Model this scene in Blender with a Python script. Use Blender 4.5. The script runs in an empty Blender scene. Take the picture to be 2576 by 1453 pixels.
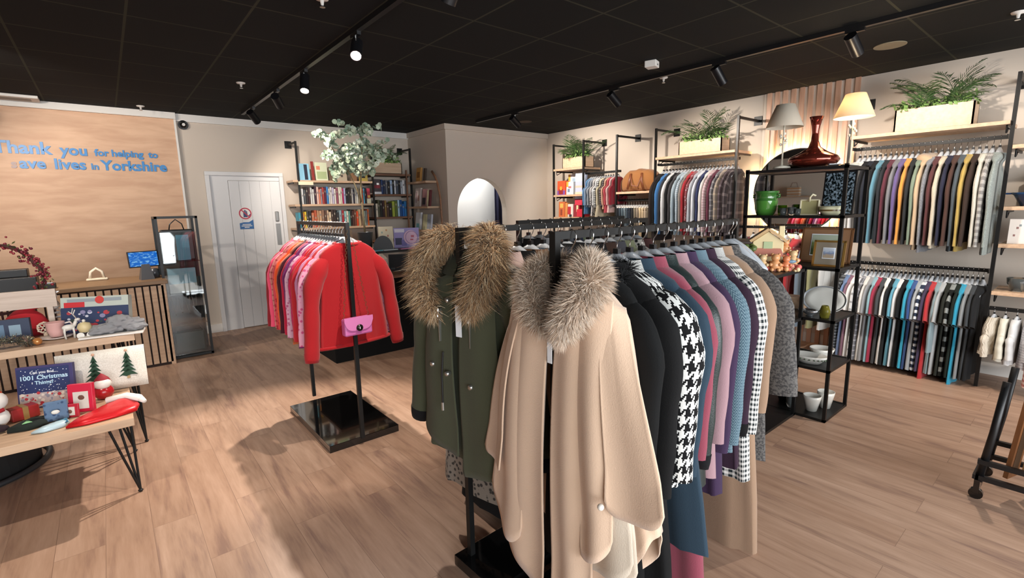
import bpy, bmesh, math, random
from mathutils import Vector, Matrix, noise
PI=math.pi; sin=math.sin; cos=math.cos
C=bpy.context.scene.collection
rnd=random.Random(7)
H=1.6
# ------------------------------------------------------------------ materials
def lin(h):
    h=h.lstrip('#'); v=[int(h[i:i+2],16)/255 for i in (0,2,4)]
    return tuple((c/12.92 if c<=.04045 else ((c+.055)/1.055)**2.4) for c in v)+(1,)
MATS={}
def nmat(name):
    m=bpy.data.materials.new(name); m.use_nodes=True
    nt=m.node_tree; b=nt.nodes['Principled BSDF']; return m,nt,b
def mat(name,col,rough=.6,metal=0,emit=0,alpha=None,trans=0,coat=0,bump=0,bscale=60):
    if name in MATS: return MATS[name]
    m,nt,b=nmat(name)
    c=lin(col) if isinstance(col,str) else col
    b.inputs['Base Color'].default_value=c; b.inputs['Roughness'].default_value=rough; b.inputs['Metallic'].default_value=metal
    if emit: b.inputs['Emission Color'].default_value=c; b.inputs['Emission Strength'].default_value=emit
    if trans: b.inputs['Transmission Weight'].default_value=trans; b.inputs['IOR'].default_value=1.25
    if coat: b.inputs['Coat Weight'].default_value=coat
    if bump:
        n=nt.nodes.new('ShaderNodeTexNoise'); n.inputs['Scale'].default_value=bscale
        t=nt.nodes.new('ShaderNodeTexCoord'); nt.links.new(t.outputs['Object'],n.inputs['Vector'])
        u=nt.nodes.new('ShaderNodeBump'); u.inputs['Strength'].default_value=bump; u.inputs['Distance'].default_value=.01
        nt.links.new(n.outputs['Fac'],u.inputs['Height']); nt.links.new(u.outputs['Normal'],b.inputs['Normal'])
    MATS[name]=m; return m
def N(nt,t,**k):
    n=nt.nodes.new(t)
    for a,v in k.items(): setattr(n,a,v)
    return n
def MT(nt,op,a,b=None,c=None):
    n=nt.nodes.new('ShaderNodeMath'); n.operation=op
    for i,x in enumerate((a,b,c)):
        if x is None: continue
        if isinstance(x,(int,float)): n.inputs[i].default_value=x
        else: nt.links.new(x,n.inputs[i])
    return n.outputs[0]
def MIX(nt,f,a,b):
    n=nt.nodes.new('ShaderNodeMix'); n.data_type='RGBA'
    for i,x in ((0,f),(6,a),(7,b)):
        if isinstance(x,(int,float)): n.inputs[i].default_value=x
        elif isinstance(x,tuple): n.inputs[i].default_value=x
        else: nt.links.new(x,n.inputs[i])
    return n.outputs[2]
def fabric(col,pat='',col2='#ffffff',s=.02,rough=.85,sheen=.15):
    key=('F',col,pat,col2,s)
    if key in MATS: return MATS[key]
    m,nt,b=nmat('fabric_'+(pat or 'plain')); L=nt.links
    c1,c2=lin(col),lin(col2 or '#ffffff')
    tc=N(nt,'ShaderNodeTexCoord'); sp=N(nt,'ShaderNodeSeparateXYZ'); L.new(tc.outputs['UV'],sp.inputs[0]); u,v=sp.outputs[0],sp.outputs[1]
    ns=N(nt,'ShaderNodeTexNoise'); ns.inputs['Scale'].default_value=9; L.new(tc.outputs['Object'],ns.inputs['Vector'])
    fine=N(nt,'ShaderNodeTexNoise'); fine.inputs['Scale'].default_value=260; L.new(tc.outputs['Object'],fine.inputs['Vector'])
    out=None
    if pat=='hound' or pat=='ging':
        i=MT(nt,'FLOOR',MT(nt,'DIVIDE',u,s)); j=MT(nt,'FLOOR',MT(nt,'DIVIDE',v,s))
        fm=lambda a,k: MT(nt,'FLOORED_MODULO',a,k)
        if pat=='hound':
            w=MT(nt,'LESS_THAN',fm(i,8),3.5); e=MT(nt,'LESS_THAN',fm(j,8),3.5); sel=MT(nt,'LESS_THAN',fm(MT(nt,'ADD',i,j),4),1.5)
            f=MT(nt,'ADD',MT(nt,'MULTIPLY',w,sel),MT(nt,'MULTIPLY',e,MT(nt,'SUBTRACT',1,sel)))
        else:
            w=MT(nt,'LESS_THAN',fm(i,2),.5); e=MT(nt,'LESS_THAN',fm(j,2),.5); f=MT(nt,'MULTIPLY',MT(nt,'ADD',w,e),.5)
        out=MIX(nt,f,c2,c1)
    elif pat=='stripe':
        f=MT(nt,'LESS_THAN',MT(nt,'FRACT',MT(nt,'DIVIDE',v,s)),.45); out=MIX(nt,f,c1,c2)
    elif pat=='plaid':
        f1=MT(nt,'LESS_THAN',MT(nt,'FRACT',MT(nt,'DIVIDE',v,s)),.25); f2=MT(nt,'LESS_THAN',MT(nt,'FRACT',MT(nt,'DIVIDE',u,s)),.25)
        out=MIX(nt,MT(nt,'MULTIPLY',MT(nt,'ADD',f1,f2),.45),c1,c2)
    elif pat=='knit':   # fair isle bands
        f1=MT(nt,'FRACT',MT(nt,'DIVIDE',v,s)); w=MT(nt,'GREATER_THAN',MT(nt,'SINE',MT(nt,'MULTIPLY',u,260)),0)
        f=MT(nt,'MULTIPLY',MT(nt,'LESS_THAN',f1,.5),MT(nt,'ADD',MT(nt,'MULTIPLY',w,.5),.5)); out=MIX(nt,f,c1,c2)
    elif pat=='herring':
        z=MT(nt,'ABSOLUTE',MT(nt,'SUBTRACT',MT(nt,'FRACT',MT(nt,'DIVIDE',u,s)),.5))
        f=MT(nt,'GREATER_THAN',MT(nt,'SINE',MT(nt,'ADD',MT(nt,'MULTIPLY',v,500),MT(nt,'MULTIPLY',z,18))),0); out=MIX(nt,f,c1,c2)
    elif pat in('leopard','floral','tweed','marl'):
        vo=N(nt,'ShaderNodeTexVoronoi' if pat in('leopard','floral') else 'ShaderNodeTexNoise'); vo.inputs['Scale'].default_value={'leopard':45,'floral':38,'tweed':110,'marl':150}[pat]
        L.new(tc.outputs['Object'],vo.inputs['Vector'])
        o=vo.outputs['Distance'] if pat in('leopard','floral') else vo.outputs['Fac']
        r=N(nt,'ShaderNodeValToRGB'); L.new(o,r.inputs[0]); e=r.color_ramp.elements
        a,bb={'leopard':(.3,.45),'floral':(.25,.4),'tweed':(.42,.58),'marl':(.4,.6)}[pat]
        e[0].position=a; e[1].position=bb; e[0].color=c1; e[1].color=c2; out=r.outputs[0]
    elif pat=='cable':
        out=None
    if out is None: out=MIX(nt,MT(nt,'MULTIPLY',ns.outputs['Fac'],.22),c1,tuple(min(1,x*1.25+.01) for x in c1[:3])+(1,))
    L.new(out,b.inputs['Base Color']); b.inputs['Roughness'].default_value=rough
    b.inputs['Sheen Weight'].default_value=sheen*min(1,max(c1[:3])*6+.05); b.inputs['Sheen Roughness'].default_value=.6
    b.inputs['Specular IOR Level'].default_value=.2 if rough>.5 else .5
    bp=N(nt,'ShaderNodeBump'); bp.inputs['Strength'].default_value=.25; bp.inputs['Distance'].default_value=.004
    h=fine.outputs['Fac']
    if pat in('cable','knit'):
        bp.inputs['Strength'].default_value=.7
        h=MT(nt,'ADD',h,MT(nt,'MULTIPLY',MT(nt,'SINE',MT(nt,'ADD',MT(nt,'MULTIPLY',u,220),MT(nt,'SINE',MT(nt,'MULTIPLY',v,150)))),.7))
    L.new(h,bp.inputs['Height']); L.new(bp.outputs['Normal'],b.inputs['Normal'])
    MATS[key]=m; return m
BLK=mat('black_metal','#141414',.42,.3); BLKG=mat('gloss_black','#0a0a0b',.07,0,coat=.6); CHR=mat('chrome','#d8d8d8',.18,1)
WHT=mat('white_paint','#dcd8d2',.5); HANG=mat('hanger_plastic','#b6babf',.3,coat=.3); BLKP=mat('black_plastic','#101012',.4)
OAK=None
def woodmat(name,c1,c2,scale=4,rough=.45,axis='X',stretch=12):
    if name in MATS: return MATS[name]
    m,nt,b=nmat(name); L=nt.links
    tc=N(nt,'ShaderNodeTexCoord'); mp=N(nt,'ShaderNodeMapping'); L.new(tc.outputs['Object'],mp.inputs[0])
    s=[stretch]*3; s['XYZ'.index(axis)]=1; mp.inputs['Scale'].default_value=s
    n=N(nt,'ShaderNodeTexNoise'); n.inputs['Scale'].default_value=scale; n.inputs['Detail'].default_value=5; L.new(mp.outputs[0],n.inputs['Vector'])
    r=N(nt,'ShaderNodeValToRGB'); r.color_ramp.elements[0].position=.3; r.color_ramp.elements[1].position=.7
    r.color_ramp.elements[0].color=lin(c1); r.color_ramp.elements[1].color=lin(c2)
    L.new(n.outputs['Fac'],r.inputs[0]); L.new(r.outputs[0],b.inputs['Base Color']); b.inputs['Roughness'].default_value=rough
    MATS[name]=m; return m
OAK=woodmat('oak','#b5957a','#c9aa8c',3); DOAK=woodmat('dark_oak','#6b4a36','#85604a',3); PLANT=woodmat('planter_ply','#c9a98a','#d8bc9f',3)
# ------------------------------------------------------------------ mesh builder
class MB:
    def __init__(s): s.v=[];s.f=[];s.uv=[];s.mi=[];s.cur=0
    def face(s,idx,uv=None): s.f.append(tuple(idx)); s.uv.append(uv); s.mi.append(s.cur)
    def quadv(s,pts,uv=None):
        n=len(s.v); s.v+= [tuple(p) for p in pts]; s.face(range(n,n+len(pts)),uv or [((p[0]+p[1]),p[2]) for p in pts])
    def box(s,x0,x1,y0,y1,z0,z1,M=None):
        p=[(x,y,z) for z in(z0,z1) for y in(y0,y1) for x in(x0,x1)]
        if M: p=[tuple(M@Vector(q)) for q in p]
        n=len(s.v); s.v+=p
        for q in((0,2,3,1),(4,5,7,6),(0,1,5,4),(2,6,7,3),(0,4,6,2),(1,3,7,5)):
            pts=[p[i] for i in q]
            a=Vector(pts[1])-Vector(pts[0]); b=Vector(pts[3])-Vector(pts[0])
            s.face([n+i for i in q],[(0,0),(a.length,0),(a.length,b.length),(0,b.length)])
        return s
    def loft(s,rings,closed=True,cap=(0,0),uvs=None):
        n=len(s.v); k=len(rings[0])
        for r in rings: s.v+=[tuple(p) for p in r]
        m=k if closed else k-1
        for i in range(len(rings)-1):
            for j in range(m):
                a=n+i*k+j; b=n+i*k+(j+1)%k
                uv=None
                if uvs: uv=[(uvs[0][j],uvs[1][i]),(uvs[0][j+1],uvs[1][i]),(uvs[0][j+1],uvs[1][i+1]),(uvs[0][j],uvs[1][i+1])]
                s.face((a,b,b+k,a+k),uv)
        if cap[0]: s.face(list(range(n+k-1,n-1,-1)))
        if cap[1]: e=n+(len(rings)-1)*k; s.face(list(range(e,e+k)))
        return s
    def tube(s,path,r,seg=8,cap=True,ry=None):
        P=[Vector(p) for p in path]; rings=[]; up=None
        for i,p in enumerate(P):
            t=(P[min(i+1,len(P)-1)]-P[max(i-1,0)]).normalized()
            if up is None: up=Vector((0,0,1)) if abs(t.z)<.9 else Vector((0,1,0))
            a=t.cross(up)
            if a.length<1e-5: a=t.orthogonal()
            a.normalize(); b=a.cross(t).normalized(); up=b
            rr=r[i] if isinstance(r,(list,tuple)) else r
            r2=rr if ry is None else (ry[i] if isinstance(ry,(list,tuple)) else ry)
            rings.append([p+a*cos(2*PI*q/seg)*rr+b*sin(2*PI*q/seg)*r2 for q in range(seg)])
        s.loft(rings,cap=(cap,cap)); return s
    def cyl(s,x,y,z0,z1,r,r2=None,seg=20): return s.tube([(x,y,z0),(x,y,z1)],[r,r if r2 is None else r2],seg)
    def lathe(s,prof,c=(0,0,0),seg=24,cap=(0,0),sy=1):
        rings=[[(c[0]+r*cos(2*PI*j/seg),c[1]+r*sy*sin(2*PI*j/seg),c[2]+z) for j in range(seg)] for r,z in prof]
        s.loft(rings,cap=cap); return s
    def ball(s,c,r,sz=None,seg=14,M=None):
        sz=sz or (r,r,r); rings=[]
        for i in range(1,8):
            a=PI*i/8; rr=[]
            for j in range(seg):
                q=Vector((sz[0]*sin(a)*cos(2*PI*j/seg),sz[1]*sin(a)*sin(2*PI*j/seg),-sz[2]*cos(a)))
                if M: q=M@q
                rr.append(Vector(c)+q)
            rings.append(rr)
        s.loft(rings,cap=(1,1)); return s
    def xf(s,M):
        s.v=[tuple(M@Vector(p)) for p in s.v]; return s
    def build(s,name,m,parent=None,smooth=False,loc=None,rz=None,bevel=0,sub=0):
        me=bpy.data.meshes.new(name); me.from_pydata(s.v,[],s.f)
        ul=me.uv_layers.new(name='UVMap'); d=ul.data; li=0
        for f,uv in zip(s.f,s.uv):
            for k in range(len(f)):
                if uv: d[li].uv=uv[k]
                li+=1
        ms=m if isinstance(m,(list,tuple)) else [m]
        for x in ms: me.materials.append(x)
        me.polygons.foreach_set('material_index',s.mi)
        if smooth: me.polygons.foreach_set('use_smooth',[True]*len(s.f))
        me.update()
        o=bpy.data.objects.new(name,me); C.objects.link(o)
        if parent: o.parent=parent
        if loc: o.location=loc
        if rz: o.rotation_euler[2]=rz
        if bevel:
            b=o.modifiers.new('b','BEVEL'); b.width=bevel; b.segments=2; b.limit_method='ANGLE'
        if sub:
            b=o.modifiers.new('s','SUBSURF'); b.levels=sub; b.render_levels=sub
        if smooth and len(s.f)<20000:
            pass
        return o
def tag(o,label,cat,group=None,kind=None):
    if label: o['label']=label; LBL.append((label,group))
    if cat: o['category']=cat
    if group: o['group']=group
    if kind: o['kind']=kind
    return o
LBL=[]
def thing(name,label,cat,loc=(0,0,0),rz=0,group=None):
    o=bpy.data.objects.new(name,None); C.objects.link(o); o.location=loc; o.rotation_euler=(0,0,rz); o.empty_display_size=.05
    return tag(o,label,cat,group)
def struct(o): o['kind']='structure'; return o
def smoothed(o,ang=.7):
    me=o.data
    me.polygons.foreach_set('use_smooth',[True]*len(me.polygons)); 
    try: me.set_sharp_from_angle(angle=ang)
    except Exception: pass
    return o
def text_mesh(txt,size,ext=.004,off=0.0,align='LEFT'):
    cu=bpy.data.curves.new('t','FONT'); cu.body=txt; cu.size=size; cu.extrude=ext; cu.offset=off; cu.align_x=align; cu.resolution_u=3
    o=bpy.data.objects.new('t',cu); C.objects.link(o)
    dg=bpy.context.evaluated_depsgraph_get(); me=bpy.data.meshes.new_from_object(o.evaluated_get(dg))
    C.objects.unlink(o); bpy.data.objects.remove(o); return me
def text_obj(name,txt,size,m,parent,M,ext=.004,off=0.0,align='LEFT'):
    me=text_mesh(txt,size,ext,off,align); me.transform(M); me.materials.clear(); me.materials.append(m)
    for p in me.polygons: p.material_index=0
    me.name=name; o=bpy.data.objects.new(name,me); C.objects.link(o); o.parent=parent; return o
RX=Matrix.Rotation(PI/2,4,'X')
def T(x,y,z): return Matrix.Translation((x,y,z))
def RZ(a): return Matrix.Rotation(a,4,'Z')
# ------------------------------------------------------------------ camera
cd=bpy.data.cameras.new('camera'); cam=bpy.data.objects.new('camera',cd); C.objects.link(cam)
cd.sensor_width=36; cd.sensor_fit='HORIZONTAL'; cd.lens=36*1228.89/2576; cd.clip_start=.05
cam.matrix_world=T(0,0,H)@RZ(-0.6867997)@Matrix.Rotation(PI/2-0.16708773,4,'X')@RZ(-0.02048645)
bpy.context.scene.camera=cam
vs=bpy.context.scene.view_settings; vs.view_transform='Standard'; vs.look='None'; vs.gamma=1; vs.use_curve_mapping=False; vs.exposure=0.0
# ------------------------------------------------------------------ room shell
XW,YB,YC,XC,ZC=6.08,7.55,6.38,4.02,2.82
WALL,nt,b=nmat('wall_plaster'); 
n=N(nt,'ShaderNodeTexNoise'); n.inputs['Scale'].default_value=140; bp=N(nt,'ShaderNodeBump'); bp.inputs['Strength'].default_value=.08; bp.inputs['Distance'].default_value=.004
nt.links.new(n.outputs['Fac'],bp.inputs['Height']); nt.links.new(bp.outputs['Normal'],b.inputs['Normal'])
b.inputs['Base Color'].default_value=lin('#c9bdb0'); b.inputs['Roughness'].default_value=.85
def plankmat():
    m,nt,b=nmat('floor_planks'); L=nt.links
    tc=N(nt,'ShaderNodeTexCoord'); mp=N(nt,'ShaderNodeMapping'); L.new(tc.outputs['Object'],mp.inputs[0]); mp.inputs['Rotation'].default_value=(0,0,PI/2)
    br=N(nt,'ShaderNodeTexBrick'); L.new(mp.outputs[0],br.inputs['Vector']); br.offset=.37; br.offset_frequency=2
    for k,v in (('Scale',1),('Brick Width',1.25),('Row Height',.19),('Mortar Size',.0012),('Mortar Smooth',.1),('Bias',0)): br.inputs[k].default_value=v
    br.inputs['Color1'].default_value=(0,0,0,1); br.inputs['Color2'].default_value=(1,1,1,1); br.inputs['Mortar'].default_value=(.5,.5,.5,1)
    mp2=N(nt,'ShaderNodeMapping'); L.new(tc.outputs['Object'],mp2.inputs[0]); mp2.inputs['Scale'].default_value=(9,.9,1)
    sh=N(nt,'ShaderNodeVectorMath',operation='ADD'); L.new(mp2.outputs[0],sh.inputs[0])
    cm=N(nt,'ShaderNodeVectorMath',operation='SCALE'); L.new(br.outputs['Color'],cm.inputs[0]); cm.inputs['Scale'].default_value=20; L.new(cm.outputs[0],sh.inputs[1])
    n1=N(nt,'ShaderNodeTexNoise'); n1.inputs['Scale'].default_value=1.6; n1.inputs['Detail'].default_value=6; n1.inputs['Distortion'].default_value=.6; L.new(sh.outputs[0],n1.inputs['Vector'])
    n2=N(nt,'ShaderNodeTexNoise'); n2.inputs['Scale'].default_value=9; n2.inputs['Detail'].default_value=4; L.new(sh.outputs[0],n2.inputs['Vector'])
    f=MT(nt,'ADD',MT(nt,'MULTIPLY',n1.outputs['Fac'],.75),MT(nt,'MULTIPLY',n2.outputs['Fac'],.25))
    r=N(nt,'ShaderNodeValToRGB'); L.new(f,r.inputs[0]); e=r.color_ramp.elements; e[0].position=.32; e[1].position=.68
    e[0].color=lin('#82665a'); e[1].color=lin('#b99a85'); k=e.new(.47); k.color=lin('#a58671')
    s=N(nt,'ShaderNodeSeparateColor'); L.new(br.outputs['Color'],s.inputs[0])
    tone=MIX(nt,MT(nt,'MULTIPLY',s.outputs[0],.28),r.outputs[0],lin('#8d684f'))
    col=MIX(nt,MT(nt,'MULTIPLY',br.outputs['Fac'],.55),tone,lin('#5b4234'))
    L.new(col,b.inputs['Base Color']); b.inputs['Roughness'].default_value=.42; b.inputs['Specular IOR Level'].default_value=.4
    bp=N(nt,'ShaderNodeBump'); bp.inputs['Strength'].default_value=.12; bp.inputs['Distance'].default_value=.003; L.new(MT(nt,'SUBTRACT',n2.outputs['Fac'],br.outputs['Fac']),bp.inputs['Height']); L.new(bp.outputs['Normal'],b.inputs['Normal'])
    return m
def ceilmat():
    m,nt,b=nmat('ceiling_tiles'); L=nt.links
    tc=N(nt,'ShaderNodeTexCoord'); mp=N(nt,'ShaderNodeMapping'); L.new(tc.outputs['Object'],mp.inputs[0]); mp.inputs['Location'].default_value=(-.25,-.44,0)
    br=N(nt,'ShaderNodeTexBrick'); br.offset=0; L.new(mp.outputs[0],br.inputs['Vector'])
    for k,v in (('Scale',1),('Brick Width',.6),('Row Height',.6),('Mortar Size',.009),('Mortar Smooth',.3)): br.inputs[k].default_value=v
    br.inputs['Color1'].default_value=lin('#131313'); br.inputs['Color2'].default_value=lin('#171716'); br.inputs['Mortar'].default_value=lin('#37362b')
    L.new(br.outputs['Color'],b.inputs['Base Color']); b.inputs['Roughness'].default_value=.9; b.inputs['Specular IOR Level'].default_value=.2
    return m
X0,Y0=-3.6,-2.8
struct(MB().box(X0,XW+.3,Y0-.2,8.3,-.1,0).build('floor',plankmat()))
struct(MB().box(X0,XW+.3,Y0-.2,8.3,ZC,ZC+.1).build('ceiling',ceilmat()))
struct(MB().box(X0-.1,XC,YB,YB+.1,0,ZC).build('wall_back',WALL))
struct(MB().box(XC,XC+.12,YC+.12,YB,0,ZC).build('wall_column_side',WALL))
struct(MB().box(XW,XW+.12,Y0,8.2,0,ZC).build('wall_right',WALL))
struct(MB().box(X0-.12,X0,Y0,8.2,0,ZC).build('wall_left',WALL))
# front wall with shop window
struct(MB().box(X0,-2.6,Y0-.12,Y0,0,ZC).box(4.6,XW,Y0-.12,Y0,0,ZC).box(-2.6,4.6,Y0-.12,Y0,2.5,ZC).box(-2.6,4.6,Y0-.12,Y0,0,.25).build('wall_front',WALL))
w=thing('window_1',None,None,(0,0,0)); struct(w)
fr=MB()
for x in(-2.6,-.8,1.0,2.8,4.56): fr.box(x,x+.05,Y0-.1,Y0-.04,.25,2.5)
fr.box(-2.6,4.6,Y0-.1,Y0-.04,.25,.3).box(-2.6,4.6,Y0-.1,Y0-.04,2.45,2.5); struct(fr.build('window_frame',BLK,w))
# arch wall (opening to the fitting room)
def arch_wall():
    m=MB(); xl,xr,zs=4.18,5.15,1.53; cx=(xl+xr)/2; R=(xr-xl)/2; n=28
    for (y,flip) in((YC,0),(YC+.12,1)):
        q=lambda *p: m.quadv([(a,y,b_) for a,b_ in (p if not flip else p[::-1])])
        q((XC,0),(xl,0),(xl,zs),(XC,zs)); q((xr,0),(XW,0),(XW,zs),(xr,zs))
        q((XC,zs),(xl,zs),(xl,ZC),(XC,ZC)); q((xr,zs),(XW,zs),(XW,ZC),(xr,ZC))
        for i in range(n):
            a0=PI-PI*i/n; a1=PI-PI*(i+1)/n
            q((cx+R*cos(a0),zs+R*1.08*sin(a0)),(cx+R*cos(a1),zs+R*1.08*sin(a1)),(cx+R*cos(a1),ZC),(cx+R*cos(a0),ZC))
    pts=[(xl,0),(xl,zs)]+[(cx+R*cos(PI-PI*i/n),zs+R*1.08*sin(PI*i/n)) for i in range(1,n)]+[(xr,zs),(xr,0)]
    for a,c in zip(pts,pts[1:]): m.quadv([(a[0],YC,a[1]),(a[0],YC+.12,a[1]),(c[0],YC+.12,c[1]),(c[0],YC,c[1])])
    m.quadv([(XC,YC,0),(XC,YC,ZC),(XC,YC+.12,ZC),(XC,YC+.12,0)])
    return m
struct(arch_wall().build('wall_column_face',WALL))
FW=mat('fitting_white','#e8e8e6',.7)
struct(MB().box(XC+.12,XW,YB-.02,YB+.1,0,ZC).build('wall_fitting_room',FW))
# trims and baseboards
struct(MB().box(.82,XC,YB-.03,YB,ZC-.09,ZC).build('trim_1',WHT)); struct(MB().box(X0,.82,YB-.09,YB,ZC-.075,ZC).build('trim_2',WHT))
struct(MB().box(XC-.03,XC,YC-.0,YB-.03,ZC-.08,ZC).box(XC-.03,XW,YC-.03,YC,ZC-.08,ZC).build('trim_3',WALL))
struct(MB().box(.84,1.06,YB-.02,YB,0,.11).box(1.97,XC,YB-.02,YB,0,.11).build('baseboard_back',WHT))
struct(MB().box(XC,4.18,YC-.02,YC,0,.11).box(5.15,XW,YC-.02,YC,0,.11).build('baseboard_column',WHT)); struct(MB().box(XW-.02,XW,Y0,YC,0,.11).build('baseboard_right',WHT))
# timber clad panel behind the counter
m,nt,b=nmat('birch_ply'); L=nt.links
tc=N(nt,'ShaderNodeTexCoord'); mp=N(nt,'ShaderNodeMapping'); L.new(tc.outputs['Object'],mp.inputs[0]); mp.inputs['Scale'].default_value=(1,1,5)
n=N(nt,'ShaderNodeTexNoise'); n.inputs['Scale'].default_value=2.6; n.inputs['Detail'].default_value=8; n.inputs['Distortion'].default_value=.3; L.new(mp.outputs[0],n.inputs['Vector'])
r=N(nt,'ShaderNodeValToRGB'); r.color_ramp.elements[0].color=lin('#c29a7c'); r.color_ramp.elements[1].color=lin('#d3ad8e'); r.color_ramp.elements[0].position=.35; r.color_ramp.elements[1].position=.65
L.new(n.outputs['Fac'],r.inputs[0]); L.new(r.outputs[0],b.inputs['Base Color']); b.inputs['Roughness'].default_value=.55
struct(MB().box(X0,.80,YB-.045,YB-.001,0,2.745).build('wall_timber_panel',m)); struct(MB().box(.80,.822,YB-.06,YB,0,2.745).build('trim_4',WHT))
# lettering
BL=mat('letter_blue','#1f7cc0',.4); LAV=mat('worn_letter','#b7a6a6',.7)
s=thing('wall_lettering','blue raised lettering thanking customers across the timber wall panel','lettering',(-.8,YB-.05,2.2))
def word(tx,x,z,size,m=BL): text_obj('word',tx,size,m,s,T(x+.8,0,z-2.2)@RX,.006,size*.03)
word('Thank',-.815,2.27,.178); word('you',-.29,2.27,.155); word('for',-.0,2.272,.105); word('helping',.15,2.272,.105); word('to',.50,2.272,.105)
word('s',-.70,2.115,.125,LAV); word('ave',-.635,2.115,.155); word('lives',-.36,2.115,.155); word('in',-.05,2.118,.1); word('Yorkshire',.045,2.115,.155)
# door
d=thing('door_1',None,None,(1.06,YB,0)); struct(d)
DW=mat('door_white','#d3d2d2',.45)
struct(MB().box(0,.05,-.05,.0,0,2.08).box(.9,.95,-.05,0,0,2.08).box(0,.95,-.05,0,2.08,2.13).build('door_frame',DW,d,bevel=.004))
struct(MB().box(.05,.26,-.012,0,0,2.08).box(.26,.9,-.012,0,2.02,2.08).build('door_side_panel',DW,d))
lf=MB()
for i in range(5): lf.box(.262+i*.1272,.262+(i+1)*.1272-.006,-.03,-.005,.01,2.015)
lf.box(.262,.9,-.022,-.003,.01,2.015); struct(lf.build('door_leaf',DW,d,bevel=.003))
struct(MB().box(.80,.85,-.05,-.03,1.46,1.6).build('door_lock',mat('steel_grey','#8d8b88',.35,.7),d,bevel=.01)); struct(MB().box(.80,.86,-.036,-.03,1.13,1.43).build('door_handle',MATS['steel_grey'],d))
sg=thing('no_entry_sign','round red and white no entry sign with a dark hand on the white door','sign',(1.485,YB-.034,1.58))
def disc(r,y,seg=32,r0=0,z=0):
    m=MB()
    for i in range(seg):
        a,b_=2*PI*i/seg,2*PI*(i+1)/seg
        m.quadv([(r0*cos(a),y,z+r0*sin(a)),(r*cos(a),y,z+r*sin(a)),(r*cos(b_),y,z+r*sin(b_)),(r0*cos(b_),y,z+r0*sin(b_))])
    return m
MB().tube([(0,0,0),(0,-.003,0)],.086,32).build('plate',WHT,sg); RED=mat('sign_red','#b02a44',.5)
disc(.078,-.004,32,.062).build('ring',RED,sg); NAVY=mat('navy_ink','#2c3a66',.5)
hd=MB(); hd.box(-.024,.026,-.0045,-.0035,-.05,.0)
for i,h in enumerate((.035,.048,.044,.03)): hd.box(-.024+i*.0128,-.024+i*.0128+.0105,-.0045,-.0035,-.002,h)
hd.box(0,.012,-.0045,-.0035,0,.04,T(.03,0,-.035)@Matrix.Rotation(.8,4,'Y')); hd.build('hand',NAVY,sg)
MB().box(-.007,.007,-.0055,-.0047,-.068,.068,Matrix.Rotation(-.75,4,'Y')).build('slash',RED,sg)
sb=thing('staff_notice','blue notice plate with slanted top under the round door sign','sign',(1.49,YB-.034,1.42)); BP=mat('plate_blue','#1c5a94',.4)
m=MB(); pts=[(-.085,-.05),(.085,-.05),(.085,.075),(.03,.042),(-.03,.043),(-.085,.03)]
m.v=[(x,y,z) for y in(-.003,0) for x,z in pts]; m.face([0,1,2,3,4,5]); m.face([11,10,9,8,7,6])
for i in range(6): m.face([i,(i+1)%6,(i+1)%6+6,i+6])
m.build('plate',BP,sb); m=MB()
for z,w_ in((.012,.052),(-.008,.066),(-.028,.03)): m.box(-w_,w_,-.0042,-.0031,z-.005,z+.005)
m.build('text_lines',WHT,sb)
# fitting-room curtain seen through the arch
def drape(x0,x1,y,z0,z1,n=60,amp=.03,waves=9):
    m=MB(); r=[]
    for k in range(2):
        z=z0 if k else z1
        r.append([(x0+(x1-x0)*i/n,y+amp*sin(waves*2*PI*i/n),z) for i in range(n+1)])
    m.loft(r,closed=False); return m
o=drape(5.31,6.0,6.9,.02,2.4).build('fitting_room_curtain',fabric('#1b1c33'),smooth=True); tag(o,'dark navy fitting room curtain seen through the arched opening','curtain')
mo=o.modifiers.new('s','SOLIDIFY'); mo.thickness=.006
o=MB().box(4.16,5.75,7.2,7.24,0,2.35).build('fitting_room_partition',FW); tag(o,'bright white partition behind the arched opening','partition')
# ------------------------------------------------------------------ hangers
def hanger_meshes():
    out=[]
    m=MB(); rings=[]; n=22
    for i in range(n+1):
        t=-1+2*i/n; a=abs(t); x=.175*t
        z=-.124*a**1.3; h=.036*(1-a**3)+.010; w=.015+.014*(1-a)*a*2-(.006 if a>.97 else 0)
        zc=z
        rings.append([(x,-w,zc-h*.6),(x,-w*.9,zc),(x,-w*.4,zc+h*.35),(x,w*.4,zc+h*.35),(x,w*.9,zc),(x,w,zc-h*.6),(x,w*.6,zc-h),(x,-w*.6,zc-h)])
    m.loft(rings,cap=(1,1)); out.append(('shoulder_bar',m,HANG))
    m=MB(); p=[(0,0,0),(0,0,.032)]+[(.018+.0*0-.022*cos(a)+.004,0,.055+.0*a) for a in ()]
    for k in range(12):
        a=-.9+k*(PI+.9+.2)/11; p.append((-.017*cos(a+PI/2-.3)*1.0+.0,0,.062+.017*sin(a+PI/2-.3-PI/2+.0)))
    p=[(0,0,.008),(0,0,.040),(.003,0,.052),(.014,0,.066),(.0195,0,.080),(.020,0,.092),(.014,0,.104),(0,0,.110),(-.014,0,.104),(-.018,0,.094)]
    m.tube(p,.0022,6); out.append(('hook',m,CHR))
    m=MB().box(-.011,.011,-.009,.009,.012,.03); out.append(('size_tag',m,BLKP))
    return out
HM=None
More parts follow.
